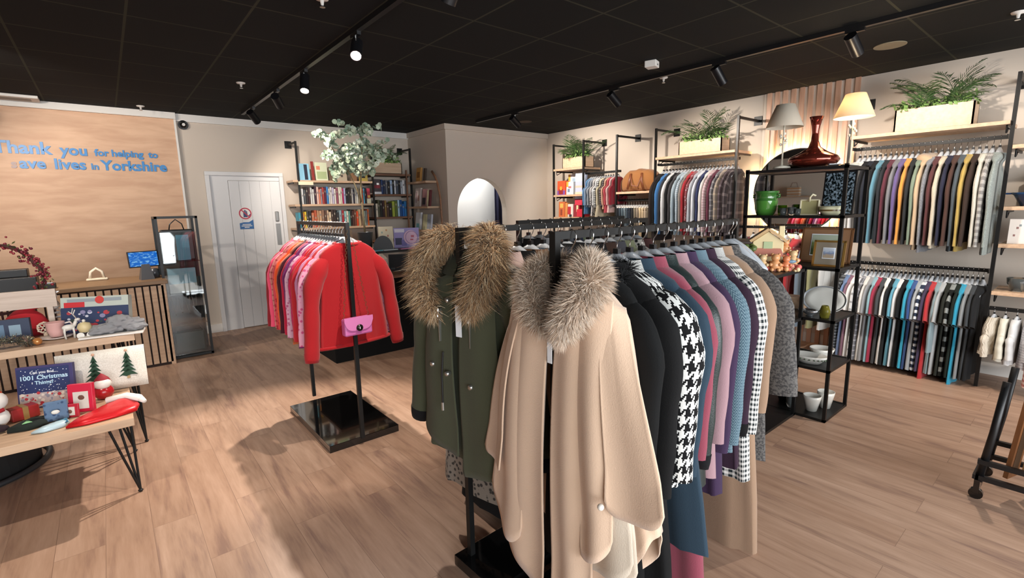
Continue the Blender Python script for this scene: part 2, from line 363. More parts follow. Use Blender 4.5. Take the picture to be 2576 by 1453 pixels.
def hanger(x,y,zr,yaw,label,group=None,tagc=True,sc=1):
    """zr: top of the rail. The hook rests on it."""
    global HM
    r=thing('clothes_hanger',label,'hanger',(x,y,zr-.108*sc),yaw,group)
    if HM is None: HM=[(n,m.build(n,mt,None,smooth=(n!='size_tag'))) for n,m,mt in hanger_meshes()]; first=True
    else: first=False
    for n,o in HM:
        if not tagc and n=='size_tag' : continue
        if first: c=o
        else: c=o.copy(); C.objects.link(c)
        c.parent=r
    if sc!=1: r.scale=(sc,sc,sc)
    return r
# ------------------------------------------------------------------ garments
def body_mesh(rr,W,L,T_,flare,fold,dep=None,neck=.088,open_neck=1,nf=7,asym=0,N_=40,sh=.095):
    m=MB(); ph=[rr.uniform(0,6.28) for _ in range(4)]
    ns=min(1,W/.2); rows=[(-.0,neck*ns,.040*ns,0),(-.016,(neck+.035)*ns,.044*ns,0),(-.042*ns,W*.80,.042*ns,0),(-.074*ns,W*.95,max(T_*.85,.02),0),(-sh*ns-.02,W,T_,.1)]
    k=9
    for i in range(1,k+1):
        t=i/k; z=-sh-.02-(L-sh-.02)*t
        rows.append((z,W*(1-.05*sin(PI*min(1,t*1.3)))+flare*t,T_*(1+.15*t),.15+.85*t))
    rings=[]
    us=[];acc=0
    for (z,w,dd,fs) in rows:
        ring=[]
        for j in range(N_):
            a=2*PI*j/N_; ca,sa=cos(a),sin(a); e=.72
            x=w*math.copysign(abs(ca)**e,ca); y=dd*math.copysign(abs(sa)**e,sa)
            f=fold*fs*(sin(nf*a+ph[0]+z*2)+.5*sin((nf*2+1)*a+ph[1])+.4*sin(3*a+ph[2]))
            y+=f*(.35+.65*abs(sa)); x+=f*.35*ca
            zz=z+ (asym*fs*sin(a+ph[3])*.03)+fs*fold*.3*sin(5*a+ph[3])
            ring.append((x,y,zz))
        rings.append(ring)
    us=[W*4.4*j/N_ for j in range(N_+1)]
    m.loft(rings,uvs=(us,[-r[0] for r in rows]))
    # turned-in hem
    hem=[(x*.97,y*.8,z+.03) for x,y,z in rings[-1]]; m.loft([rings[-1],hem],uvs=(us,[0,.03]))
    return m
def sleeve_mesh(rr,side,W,T_,sl,r0,r1,out,fwd,sh=.090,short=False,thick=None,seg=14,bend=.0):
    th=thick or 1.0
    P=[(side*(W-.10),0,-sh-.012),(side*(W-.035),0,-sh-.030)]
    if short:
        P+= [(side*(W+.015),0,-sh-.075),(side*(W+.055+out),-fwd,-sh-sl)]; R=[r0*.5,r0*.85,r0*1.0,r1]
    else:
        q=rr.uniform(-.003,.003)
        P+=[(side*(W+.008),-.005,-sh-.085),(side*(W+.035+out*.25),-fwd*.2+q,-sh-sl*.28),(side*(W+.035+out*.55),-fwd*.45-q,-sh-sl*.5),(side*(W+.03+out*.8+bend*.6),-fwd*.75,-sh-sl*.78),(side*(W+.03+out+bend),-fwd,-sh-sl)]
        R=[r0*.5,r0*.8,r0,r0*.96,r0*.86+(r1-r0)*.3,r1*1.08,r1]
    m=MB(); rings=[];P=[Vector(p) for p in P]; ph=rr.uniform(0,6)
    # resample
    Q=[];RR=[]
    for i in range(len(P)-1):
        for k in range(3):
            t=k/3; Q.append(P[i].lerp(P[i+1],t)); RR.append(R[i]*(1-t)+R[i+1]*t)
    Q.append(P[-1]);RR.append(R[-1]); 
    for _ in range(2): Q=[Q[0]]+[(Q[i-1]+Q[i]*2+Q[i+1])/4 for i in range(1,len(Q)-1)]+[Q[-1]]
    L=0; vs_=[]
    for i,p in enumerate(Q):
        if i: L+=(Q[i]-Q[i-1]).length
        vs_.append(L)
        t=(Q[min(i+1,len(Q)-1)]-Q[max(i-1,0)]).normalized(); a=t.cross(Vector((0,1,0))).normalized(); b=Vector((0,1,0))-t*t.y; b.normalize()
        wr=.0022*sin(i*1.5+ph)*(1 if i>3 else 0)
        rings.append([p+a*cos(2*PI*q/seg)*(RR[i]+wr)+b*sin(2*PI*q/seg)*(RR[i]*th+wr*.5) for q in range(seg)])
    us=[r0*2*PI*j/seg for j in range(seg+1)]
    m.loft(rings,cap=(1,0),uvs=(us,vs_))
    c=Q[-1]; inn=[c+(q-c)*.86+Vector((0,0,.025)) for q in rings[-1]]; inn0=[c+(q-c)*.88 for q in rings[-1]]
    m.loft([rings[-1],inn0,inn],cap=(0,1)); return m,Q,rings
def collar_mesh(kind,neck=.088,rr=rnd):
    m=MB(); n=28; g=.045
    def ring(w,d,z,lo=0):
        r=[]
        for j in range(n+1):
            a=-PI/2+g+ (2*PI-2*g)*j/n
            r.append((w*cos(a),d*sin(a),z-lo*(.5-.5*sin(a))))
        return r
    if kind=='coat':
        m.loft([ring(neck,.042,-.01),ring(neck*.97,.042,.014,.02),ring(neck*1.03,.048,.020,.02),ring(neck*1.3,.060,.0,.04),ring(neck*1.55,.07,-.035,.06),ring(neck*1.5,.064,-.036,.06),ring(neck*1.1,.048,.03)],closed=False)
    elif kind=='shirt':
        m.loft([ring(neck,.042,-.012),ring(neck*.97,.042,.012,.01),ring(neck*1.02,.047,.015,.01),ring(neck*1.2,.054,-.01,.03),ring(neck*1.19,.05,-.011,.03)],closed=False)
    elif kind=='crew':
        p=[(neck*1.05*cos(a),.044*sin(a),.0-.012*(.5-.5*sin(a))) for a in [2*PI*j/24 for j in range(25)]]; m.tube(p,.010,8,cap=False)
    elif kind=='roll':
        m.lathe([(neck,-.01),(neck*.95,.05),(neck*1.05,.06),(neck*1.2,.03),(neck*1.22,-.01),(neck,-.015)],seg=24,sy=.7)
    elif kind=='hood':
        m.loft([ring(neck*1.1,.05,-.01),ring(neck*1.15,.055,.02),ring(neck*1.1,.055,.04),ring(neck*1.4,.075,.03,.05),ring(neck*1.7,.1,.0,.06),ring(neck*1.2,.07,-.02,.04)],closed=False)
    return m
def garment(name,label,cat,fm,x,y,z,yaw,W=.20,L=.7,T=.03,flare=.03,sleeve='long',sl=.56,r0=.066,r1=.045,out=.0,fwd=.01,collar=None,cm=None,fold=.006,seed=0,group=None,thick=None,cuff=None,hem=None,nf=7,sm=None,bend=0):
    rr=random.Random(seed*31+5)
    r=thing(name,label,cat,(x,y,z),yaw,group)
    body_mesh(rr,W,L,T,flare,fold,nf=nf).build('body',fm,r,smooth=True)
    if sleeve:
        for s in(-1,1):
            m,Q,rg=sleeve_mesh(rr,s,W,T,sl,r0,r1,out*rr.uniform(.6,1.3),fwd*rr.uniform(.3,1.5),short=(sleeve=='short'),thick=thick or min(1,T*1.06/r0),bend=bend)
            so=m.build('sleeve',sm or fm,r,smooth=True)
            if cuff:
                cmx=MB(); c=Q[-1]; c2=c+(Q[-1]-Q[-2]).normalized()*.05
                k=len(rg[-1]); base=rg[-1]
                cmx.loft([[c+(q-c)*1.05-(c2-c)*.15 for q in base],[c+(q-c)*1.0+(c2-c)*.5 for q in base],[c2+(q-c)*.9 for q in base],[c2+(q-c)*.7 for q in base]],cap=(0,1)); cmx.build('cuff',cuff,so,smooth=True)
    if collar: collar_mesh(collar).build('collar',cm or fm,r,smooth=True)
    return r
DN={}
def hang_row(rows,rowname,p0,p1,zr,yaw,base,seed=0,jy=.012,yawj=.06,drop=.157,group=None,hname='hanger',hsc=1,spacing=None):
    """rows: dicts/tuples (desc, kind name, category, material, overrides) hung evenly from p0 to p1"""
    n=len(rows); rr=random.Random(seed+99)
    for i,(desc,nm,cat,fm,ov) in enumerate(rows):
        t=(i/(n-1)) if n>1 else 0
        x=p0[0]+(p1[0]-p0[0])*t; y=p0[1]+(p1[1]-p0[1])*t
        k=dict(base); k.update(ov); yj=yaw+rr.uniform(-yawj,yawj)
        lab=f'{desc} {nm.replace("_"," ")} {rowname}'
        hz=rr.uniform(-.004,.0)
        if k.pop('nohanger',False)==False:
            hanger(x,y,zr+.002,yj,f'{hname} holding the {desc} {nm.replace("_"," ")} {rowname}',None,sc=hsc)
        garment(nm,lab,cat,fm,x,y,zr-drop*hsc+.016,yj,seed=seed+i,**k)
# ------------------------------------------------------------------ floor racks
def rack(label,A,B_,zr,base=True,bw=.25):
    """A near post foot, B far post foot"""
    A,B_=Vector(A),Vector(B_); d=(B_-A); L=d.length; yaw=math.atan2(d.y,d.x)
    r=thing('clothes_rack',label,'clothes rack',(A.x,A.y,0),yaw)
    s=.0125
    MB().box(-s,L+s,-s,s,zr-.025,zr).build('rail',BLK,r)
    for x in(0,L): MB().box(x-s,x+s,-s,s,.05 if base else 0,zr-.025).build('post',BLK,r)
    return r,L
def base_plate(r,x0,x1,y0,y1,h=.05): MB().box(x0,x1,y0,y1,0.0,h).build('base_plate',BLKG,r,bevel=.002)
ZR=1.52
# double rack holding the winter coats
r1,L1=rack('tall black rack with the cape and winter coats',(1.08,1.10),(2.37,1.16),ZR); base_plate(r1,-.06,L1+.05,-.02,.26)
r2,L2=rack('black rack behind the cape rack, holding the green parka',(1.10,1.67),(2.42,1.72),ZR); base_plate(r2,-.06,L2+.05,-.24,.05)
r3,L3=rack('third black coat rack, standing behind the parka rack',(1.95,2.30),(2.98,2.32),ZR-.005); base_plate(r3,-.05,L3+.05,-.2,.2)
r4,L4=rack('black rack of red and pink jumpers on a glossy base',(1.19,3.11),(1.19,4.13),ZR); base_plate(r4,.02,.93,-.28,.22)
CY=-PI/2
DK='#1b1b1e'
bl=dict(W=.205,L=.95,T=.036,flare=.05,sl=.58,r0=.07,r1=.052,fold=.010,collar='coat',fwd=.015)
FUR_B=None
def fur(name,parent,path,rad,n,length,cols,seed,dirn=Vector((0,0,-.25)),wd=.0022,curl=.3,flat=None):
    """dense pile of tapered strands growing from a tube along path"""
    rr=random.Random(seed); m=MB(); P=[Vector(p) for p in path]
    seg=[(P[i+1]-P[i]).length for i in range(len(P)-1)]; tot=sum(seg)
    mats=[mat('fur_'+c[1:],c,.9) for c in cols]
    m.cur=0; m.tube(P,[r*.5 for r in rad] if isinstance(rad,list) else rad*.5,10)
    for _ in range(n):
        s=rr.random()*tot; i=0
        while s>seg[i] and i<len(seg)-1: s-=seg[i]; i+=1
        t=s/seg[i]; c=P[i].lerp(P[i+1],t); R=(rad[i]*(1-t)+rad[i+1]*t) if isinstance(rad,list) else rad
        ax=(P[i+1]-P[i]).normalized(); a=ax.orthogonal().normalized(); b=ax.cross(a); th=rr.random()*2*PI
        nr=a*cos(th)+b*sin(th)
        if rr.random()<.12:
            e=rr.random()<.5; c=P[0] if e else P[-1]; R=(rad[0] if e else rad[-1]) if isinstance(rad,list) else rad; ee=(P[0]-P[1]).normalized() if e else (P[-1]-P[-2]).normalized(); nr=(nr*rr.uniform(.0,1)+ee*rr.uniform(.3,1)).normalized()
        if rr.random()<.3:
            k_=rr.randrange(1,len(P)-1); c=P[k_]; R=rad[k_] if isinstance(rad,list) else rad; nr=Vector((rr.gauss(0,1),rr.gauss(0,1),rr.gauss(0,1))).normalized()
        root=c+nr*R*.5*rr.uniform(.9,1.5)
        d=(nr+dirn+Vector((rr.gauss(0,.28),rr.gauss(0,.28),rr.gauss(0,.28)))).normalized(); Ln=length*rr.uniform(.5,1.15)
        side=d.cross(nr if abs(d.dot(nr))<.95 else ax)
        if side.length<1e-4: continue
        side=side.normalized()*wd*rr.uniform(.6,1.3); k=Vector((rr.gauss(0,1),rr.gauss(0,1),-1.2))*curl*Ln*.35
        p1=root+d*Ln*.5; p2=root+d*Ln+k
        m.cur=rr.randrange(len(mats)) if rr.random()<.75 else 0
        q=len(m.v); m.v+=[tuple(root-side),tuple(root+side),tuple(p1+side*.8),tuple(p1-side*.8),tuple(p2)]
        m.face([q,q+1,q+2,q+3]); m.face([q+3,q+2,q+4])
    m.cur=0
    return m.build(name,mats,parent,smooth=True)
# ---- cape
def sheet(m,T0,T1,B0,B1,sag,amp,nf,ph,rc=.05,nu=26,nv=26,bow=0):
    """T0,T1 top corners, B0,B1 bottom corners (x,y,z); folds deepen towards the hem, rounded hem corners"""
    T0,T1,B0,B1=map(Vector,(T0,T1,B0,B1)); rings=[]; wb=(B1-B0).length
    for i in range(nv+1):
        v=i/nv; r=[]
        for j in range(nu+1):
            u=j/nu; t=T0.lerp(T1,u); b=B0.lerp(B1,u); d=min(u,1-u)*wb; cz=0
            if d<rc: cz=rc-math.sqrt(max(0,rc*rc-(rc-d)**2))
            b=b+Vector((0,0,cz-sag*sin(PI*u)))
            p=t.lerp(b,v); p.x+=bow*sin(PI*v)*(1 if u>.5 else .6)
            p.y+=amp*v**.8*sin(nf*2*PI*u+ph)+amp*.4*v*sin(nf*5*u+ph*2)-.035*sin(PI*u)*(1-v)*.5-.02*sin(PI*min(1,v*1.2))
            r.append(p)
        rings.append(r)
    m.loft(rings,closed=False,uvs=([wb*k/nu for k in range(nu+1)],[k/nv for k in range(nv+1)]))
def cape():
    X=1.15; Yc=1.095; z0=1.375
    fm=fabric('#d2b49a',sheen=.35); fi=fabric('#c4b6a4',sheen=.2)
    r=thing('cape','long beige wool cape with pale fur collar, front of the coat rack','cape',(X,Yc,z0),CY)
    rings=[]; n=120; rows=26; e=.10
    for i in range(rows+1):
        t=i/rows; ring=[]
        for j in range(n+1):
            a=PI/2+e-2*PI+(2*PI-2*e)*j/n; ca,sa=cos(a),sin(a); u=abs(ca)
            hem=-(1.13-.40*u**1.6); z=hem*t; zt=-z
            w=.07+.15*min(1,zt/.10)**.7 if zt<.10 else .22+.16*min(1,(zt-.10)/.75)
            d=.05+.025*min(1,zt/.2)+.025*min(1,max(0,zt-.2)/.9)
            amp=min(1,max(0,zt-.14)/.75); f=.016*amp*sin(7*a+.6)+.008*amp*sin(15*a+1.3)
            x=w*math.copysign(u**.8,ca)+f*.9*(1-abs(sa)); y=-d*math.copysign(abs(sa)**.75,sa)-f*(.4+.6*abs(sa))*(1 if sa>0 else -1)
            ring.append((x,y,z))
        rings.append(ring)
    m=MB(); m.loft(rings,closed=False,uvs=([k*.03 for k in range(n+1)],[k*.05 for k in range(rows+1)]))
    o=m.build('body',fm,r,smooth=True); md=o.modifiers.new('s','SOLIDIFY'); md.thickness=.004
    def S(nm,f,*a,**k):
        m=MB(); sheet(m,*a,**k); o=m.build(nm,f,r,smooth=True); md=o.modifiers.new('s','SOLIDIFY'); md.thickness=.006; return o
    # front panels, then arm drapes with stepped, rounded hems
    S('front_panel',fm,(.02,-.075,-.03),(.16,-.065,-.03),(.015,-.125,-1.16),(.19,-.115,-1.05),.0,.009,1.3,.4,rc=.03)
    S('front_panel',fm,(-.16,-.065,-.03),(-.012,-.075,-.03),(-.24,-.105,-1.02),(-.015,-.125,-1.16),.0,.009,1.2,2.0,rc=.03)
    S('lower_fold',fi,(.12,-.05,-.20),(.24,-.045,-.15),(.15,-.10,-.96),(.335,-.07,-.90),.0,.012,1.0,.2,rc=.06)
    S('lower_fold',fi,(.12,-.06,-.20),(.24,-.055,-.15),(.14,-.115,-.925),(.33,-.085,-.865),.0,.012,1.0,.2,rc=.06)
    S('side_drape',fm,(.10,-.07,-.02),(.215,-.05,-.05),(.15,-.135,-.89),(.275,-.12,-.80),.0,.014,.9,1.0,rc=.05)
    S('arm_drape',fm,(.16,-.055,-.02),(.225,-.01,-.075),(.255,-.14,-.665),(.435,-.085,-.64),.012,.012,.7,.3,rc=.045,bow=.02)
    S('side_drape',fm,(-.215,-.05,-.05),(-.10,-.07,-.02),(-.355,-.09,-.93),(-.13,-.125,-1.0),.03,.012,1.0,.5,rc=.08)
    S('side_drape',fm,(-.215,-.045,-.05),(-.10,-.065,-.02),(-.36,-.075,-.90),(-.14,-.11,-.96),.03,.012,1.0,.5,rc=.08)
    S('arm_drape',fm,(-.225,-.02,-.075),(-.12,-.07,-.03),(-.395,-.085,-.74),(-.22,-.135,-.74),.0,.012,.6,.2,rc=.03,bow=-.02)
    cols=['#c4ab95','#d3bfa9','#e3d3c0','#b5a08d','#dcc9b5','#cfc3b6']
    for s in(-1,1):
        pts=[(.085,-.13,-.15),(.11,-.135,-.10),(.15,-.125,-.045),(.165,-.10,.0),(.13,-.06,.03),(.07,-.0,.04)] if s>0 else [(-.01,-.13,-.14),(-.035,-.135,-.095),(-.065,-.125,-.045),(-.075,-.10,-.005),(-.06,-.06,.025),(-.03,-.0,.035)]
        fur('fur_collar',r,pts,[.026,.045,.06,.062,.055,.04] if s>0 else [.024,.04,.05,.05,.045,.035],17000,.046,cols,seed=11+s,wd=.0010,curl=.25)
    bt=MB(); bt.ball((.27,-.165,-.62),.010); bt.build('button',mat('pearl','#e8e2d8',.25),r,smooth=True)
    MB().box(-.0,.02,-.112,-.110,-.27,-.17).build('swing_tag',mat('tag_white','#e9edf2',.5),r)
    hanger(X,Yc,ZR+.002,CY,'grey plastic hanger inside the beige fur-collared cape')
cape()
# ---- coats behind the cape
gar=[('black wool','long_coat','coat',fabric('#08090a'),dict(L=1.15,W=.215,sl=.62,seed=1) if 0 else dict(L=1.15,W=.215,sl=.62)),
('black fur-collared','long_coat','coat',fabric('#0d0d0e'),dict(L=1.22,W=.22,sl=.64,flare=.09)),
('black and white houndstooth','wool_coat','coat',fabric('#0c0c0e','hound','#dcdcd8',.0062),dict(L=.74,W=.225,sl=.60,r0=.09,r1=.055,thick=.75,out=.02)),
('slate blue','wool_coat','coat',fabric('#243644'),dict(L=1.0,W=.23,sl=.62,flare=.13,r0=.085)),
('rose pink','wool_coat','coat',fabric('#823a49'),dict(L=1.3,W=.215,sl=.6,flare=.09)),
('dark green leather-trimmed','jacket','jacket',fabric('#1a2625','',rough=.4),dict(L=.85,sl=.62,cuff=fabric('#141417'))),
('pale pink','wool_coat','coat',fabric('#94757b'),dict(L=.85,sl=.60)),
('deep purple','wool_coat','coat',fabric('#35243f'),dict(L=.95,sl=.66)),
('pale blue herringbone','coat','coat',fabric('#3a5362','herring','#6f858f',.03),dict(L=.8,sl=.66)),
('dark plum fur-cuffed','coat','coat',fabric('#2d1b2b'),dict(L=.9,sl=.60,cuff=fabric('#0c0b0d'))),
('black and white checked','wool_coat','coat',fabric('#20282c','ging','#e4e2dd',.011),dict(L=.98,W=.215,sl=.66,flare=.06)),
('camel','long_coat','coat',fabric('#8f745e'),dict(L=1.40,W=.21,sl=.6,flare=.08)),
('grey boucle','knitted_coat','coat',fabric('#3f3d3d','tweed','#625f5c'),dict(L=.95,W=.225,sl=.52,out=.06,r0=.08,r1=.07))]
for i,g in enumerate(gar):
    x=1.245+.079*i
    hang_row([g],'on the cape rack',(x,1.105+.004*i),(x,1.1),ZR,CY,bl,seed=40+i,hname='grey hanger')
rr_=[o for o in bpy.data.objects if o.get('label')=='black fur-collared long coat on the cape rack'][0]
for s in(-1,1): fur('fur_collar',rr_,[(s*.02,-.06,-.12),(s*.06,-.07,-.07),(s*.10,-.04,-.03),(s*.085,.02,.0),(s*.02,.045,.01)],[.02,.03,.032,.03,.025],1500,.04,['#0b0b0c','#161618','#232326'],30+s,wd=.0014)
hanger(2.30,1.156,ZR+.002,CY,'empty grey hanger at the far end of the cape rack, one of two',group='empty hangers on the cape rack'); hanger(2.335,1.157,ZR+.002,CY,'empty grey hanger at the far end of the cape rack, one of two',group='empty hangers on the cape rack')
# ---- parka
def parka():
    OL=fabric('#484b39'); X,Yc=1.16,1.68; z0=1.385; PY=CY+.16
    r=garment('parka','olive green parka with brown fur hood and drawcord waist','parka',OL,X,Yc,z0,PY,W=.235,L=.88,T=.06,flare=.055,sl=.66,r0=.078,r1=.056,out=.10,fold=.013,seed=5,cuff=fabric('#141417'),nf=5)
    for s,zb in((-1,-.86),(1,-.93)):
        m=MB(); sheet(m,(s*.03,-.078,-.05),(s*.19,-.062,-.10),(s*.015,-.115,zb),(s*.27,-.075,zb+.06),.0,.010,.9,1.0,rc=.02)
        o=m.build('front_panel',OL,r,smooth=True); o.modifiers.new('s','SOLIDIFY').thickness=.006
    collar_mesh('hood').build('hood',fabric('#343829'),r,smooth=True)
    cols=['#b08a62','#d8bd96','#8d6d50','#e6d3b3','#5a4636','#3f342d','#a58c70','#cdb596']
    fur('hood_fur',r,[(.13,-.13,-.15),(.155,-.13,-.10),(.19,-.11,-.03),(.195,-.08,.045),(.15,-.045,.095),(.08,-.0,.10)],[.032,.05,.058,.058,.052,.04],15000,.060,cols,61,wd=.0012,curl=.8,dirn=Vector((.1,-.1,-.4)))
    fur('hood_fur',r,[(-.115,-.13,-.19),(-.15,-.13,-.15),(-.19,-.11,-.08),(-.205,-.08,.01),(-.15,-.045,.08),(-.08,-.0,.10)],[.03,.045,.05,.052,.05,.04],14000,.058,cols,62,wd=.0012,curl=.8,dirn=Vector((-.1,-.1,-.4)))
    SN=mat('snap_metal','#c8c8c4',.3,.9)
    for (a,z,yy) in((-.04,-.16,-.115),(-.15,-.13,-.12),(-.035,-.47,-.135),(-.14,-.45,-.125),(.10,-.5,-.13)): MB().tube([(a,yy+.02,z),(a,yy,z)],.0105,14).build('snap',SN,r,smooth=True)
    for (a) in(-.085,.10):
        MB().box(a-.002,a+.002,-.120,-.10,-.34,-.2).build('pocket_zip',SN,r); MB().tube([(a,-.12,-.2),(a,-.125,-.235)],.004,6).build('zip_pull',SN,r)
    MB().tube([(-.06,-.125,-.38),(-.063,-.134,-.48),(-.06,-.138,-.60)],.0045,8).build('drawcord',BLKP,r); MB().tube([(-.06,-.138,-.60),(-.06,-.138,-.635)],.006,8).build('cord_end',SN,r)
    MB().box(.015,.045,-.128,-.126,-.30,-.17,RZ(.1)).build('swing_tag',MATS['tag_white'],r)
    hanger(X,Yc,ZR+.002,PY,'white hanger inside the olive green parka')
parka()
gar=[('grey leopard print','long_coat','coat',fabric('#3d3a38','leopard','#8d857c'),dict(L=1.12,W=.245,sl=.70,flare=.10,out=.04)),
('pale pink quilted','puffer_coat','coat',fabric('#c4aba4','stripe','#b99f98',.05),dict(L=.85,W=.25,sl=.74,r0=.09,r1=.07,out=.20,sleeve='long')),
('plain black','long_coat','coat',fabric('#101113'),dict(L=1.33,W=.27,sl=.6,flare=.17,T=.045)),

('tan brown suede','jacket','jacket',fabric('#6d4a2e'),dict(L=.75)),('petrol blue','jacket','jacket',fabric('#2a5068'),dict(L=.75)),
('charcoal','wool_coat','coat',fabric('#2b2b30'),dict(L=1.0)),('jet black hooded','coat','coat',fabric('#0d0d10'),dict(L=1.0,collar='hood')),
('dusky grey','wool_coat','coat',fabric('#6a686c'),dict(L=.95)),('black padded','jacket','jacket',fabric('#111114'),dict(L=.8)),
('dark brown','wool_coat','coat',fabric('#3a2a24'),dict(L=1.0)),('slate grey','mac','coat',fabric('#4c4d54'),dict(L=1.0)),
('sage green','mac','coat',fabric('#8f9474'),dict(L=1.0)),('black patterned','jacket','jacket',fabric('#131315','floral','#b9b4ac'),dict(L=.8)),('burgundy brown','coat','coat',fabric('#4a2c2a'),dict(L=.9))]
for i,g in enumerate(gar):
    x=1.25+.083*i; hang_row([g],'on the parka rack',(x,1.678+.003*i),(x,1.6),ZR,CY+.12,dict(bl,T=.032),seed=80+i,hname='white hanger',drop=.157)
gar=[('black fluffy','coat','coat',fabric('#0f0f11'),{}),('light grey','coat','coat',fabric('#9a9a9e'),{}),('mushroom brown','coat','coat',fabric('#76645a'),{}),('steel grey','coat','coat',fabric('#55585f'),{}),
('ink blue','coat','coat',fabric('#23283c'),{}),('soft green','coat','coat',fabric('#828c6c'),{}),('coal black','coat','coat',fabric('#131315'),{}),('chestnut','coat','coat',fabric('#543830'),{}),('stone grey','coat','coat',fabric('#8b8680'),{}),('midnight black','coat','coat',fabric('#101014'),{})]
hang_row(gar,'on the third coat rack',(2.03,2.302),(2.9,2.318),ZR-.005,CY,dict(bl,T=.03),seed=120,hname='white hanger')
# ---- red rack
kn=dict(W=.20,L=.62,T=.024,flare=.03,sl=.56,r0=.066,r1=.046,fold=.007,collar='crew',out=.03,fwd=.01)
RD=fabric('#a00c16'); 
fr_=garment('jumper','bright red knitted jumper facing out at the front of the red rack','jumper',RD,1.215,3.185,ZR-.130,0.10,W=.205,L=.68,T=.045,flare=.05,sl=.60,r0=.062,r1=.046,out=.085,fwd=.035,fold=.014,seed=3,collar='crew',cuff=RD,nf=5)
MB().tube([(.262*cos(a),.058*sin(a),-.675) for a in [2*PI*k/32 for k in range(33)]],.012,8,cap=False).build('hem_rib',RD,fr_,smooth=True)
hanger(1.215,3.185,ZR+.002,.10,'pale hanger inside the bright red jumper facing out')
cl=[('candy pink lace','top','top','#d4578a','floral','#e9a5bf',.66),('salmon red','jumper','jumper','#d02c33','cable','',.66),('lilac pink','cardigan','cardigan','#c987ad','','',.72),('red and white trimmed','top','top','#b3202b','','',.5),
('scarlet','jumper','jumper','#cf1425','','',.66),('hot pink','cardigan','cardigan','#c8205f','cable','',.66),('mauve lace','blouse','blouse','#a8577c','floral','#caa0b4',.66),('purple','top','top','#6b1f5c','','',.76),
('crimson','blouse','blouse','#b5123a','','',.7),('dark burgundy','cardigan','cardigan','#3f1220','','',.64),('rust orange','cardigan','cardigan','#b45a34','','',.76),('tangerine','top','top','#e0532a','','',.6),
('red sequinned','top','top','#8d1220','leopard','#c2404a',.62),('pink tartan','shirt','shirt','#c97a76','plaid','#7a2028',.6),('coral pink','blouse','blouse','#dd4a6c','','',.62),('deep red','dress','dress','#7d1520','','',.7)]
rows=[(a,b,c,fabric(d,e,f or '#ffffff',.03 if e!='plaid' else .04),dict(L=l,out=.03+.03*(i%3==0),collar=('crew' if i%3 else 'shirt'))) for i,(a,b,c,d,e,f,l) in enumerate(cl)]
hang_row(rows,'on the red rack',(1.205,3.25),(1.195,4.06),ZR,0.06,kn,seed=160,hname='pale hanger')
# handbag on the rack's front post
hb=thing('handbag','small pink handbag hanging by its chain from the red rack','handbag',(1.195,3.075,.79),.05); PK=mat('pink_leather','#cf6fae',.35)
MB().box(-.095,.095,-.03,.03,0,.115).build('bag_body',PK,hb,bevel=.012)
m=MB(); rings=[]
for yy in(-.037,-.031):
    rings.append([(x,yy,.12-(.085*math.sqrt(max(0,1-(x/.1)**4)))) for x in[-.098+.196*k/16 for k in range(17)]]+[(.098,yy,.122),(-.098,yy,.122)])
m.loft(rings,cap=(1,1)); fl=m.build('flap',mat('pink_leather_flap','#d980b8',.32),hb)
m=MB().tube([(0,-.038,.052),(0,-.045,.052)],.022,20); c=m.build('clasp',mat('dark_clasp','#2a2520',.3,.5),fl,smooth=True); MB().tube([(0,-.046,.045),(0,-.046,.06)],.005,8).build('clasp_pin',CHR,fl)
GM=mat('gold_chain','#b49a78',.3,.9)
for s in(-1,1):
    m=MB(); a=Vector((s*.085,0,.11)); b_=Vector((s*.012,.02,.68)); n=34
    for k in range(n):
        p=a.lerp(b_,k/n); q=a.lerp(b_,(k+1.25)/n); o=.0035 if k%2 else -.0035
        m.tube([p+Vector((o,0,0)),q+Vector((o,0,0))],.0017,5)
    m.build('chain',GM,hb)
# ------------------------------------------------------------------ wall shelving, sweater and shirt rails
XS=5.60
UP=[(.57,'between the jumper rail and the kitchenware shelves'),(1.67,'between the jumper rail and the round mirror'),(2.77,'between the shirt rail and the round mirror'),(3.84,'between the shirt rail and the tan holdall'),(4.47,"between the tan holdall and the children's clothes"),(5.09,"between the children's clothes and the toy shelves"),(5.72,'beside the column wall, at the toy shelves')]
def upright(lab,x,y,top,xw,g=.0125,rot=False):
    r=thing('shelf_upright','black metal shelf upright '+lab,'shelf upright',(x,y,0)); L=xw-x if not rot else xw-y
    MB().box(-g,g,-g,g,0,top).build('post',BLK,r)
    if not rot: MB().box(g,L-.006,-g,g,top-.03,top-.005).build('arm',BLK,r); MB().box(L-.012,L-.001,-.045,.045,top-.065,top+.035).build('wall_plate',BLK,r)
    else: MB().box(-g,g,g,L-.006,top-.03,top-.005).build('arm',BLK,r); MB().box(-.045,.045,L-.012,L-.001,top-.065,top+.035).build('wall_plate',BLK,r)
for y,lab in UP: upright(lab,XS,y,2.55,XW)
def shelf(lab,x0,x1,y0,y1,z,th=.03,m=None,axis='y',br=True):
    r=thing('wall_shelf',lab,'shelf',((x0+x1)/2,(y0+y1)/2,z-th)); X=(x1-x0)/2; Y=(y1-y0)/2
    MB().box(-X,X,-Y,Y,0,th).build('board',m or OAK,r,bevel=.002)
    if br:
        for s in(-1,1):
            b=MB()
            if axis=='y':
                yy=s*(Y-.02); b.box(-X+.05,X,yy-.006,yy+.006,-.02,0); b.tube([(-X+.05,yy,-.01),(-X+.06,yy,-.06),(-X*.2,yy,-.012)],.006,4)
            else:
                xx=s*(X-.02); b.box(xx-.006,xx+.006,-Y+.05,Y,-.02,0)
            b.build('bracket',BLK,r)
    return r
shelf('oak shelf above the upper jumper rail',5.56,6.0,.585,1.66,2.19); shelf('oak shelf above the shirt rail',5.58,6.0,2.785,3.83,2.185)
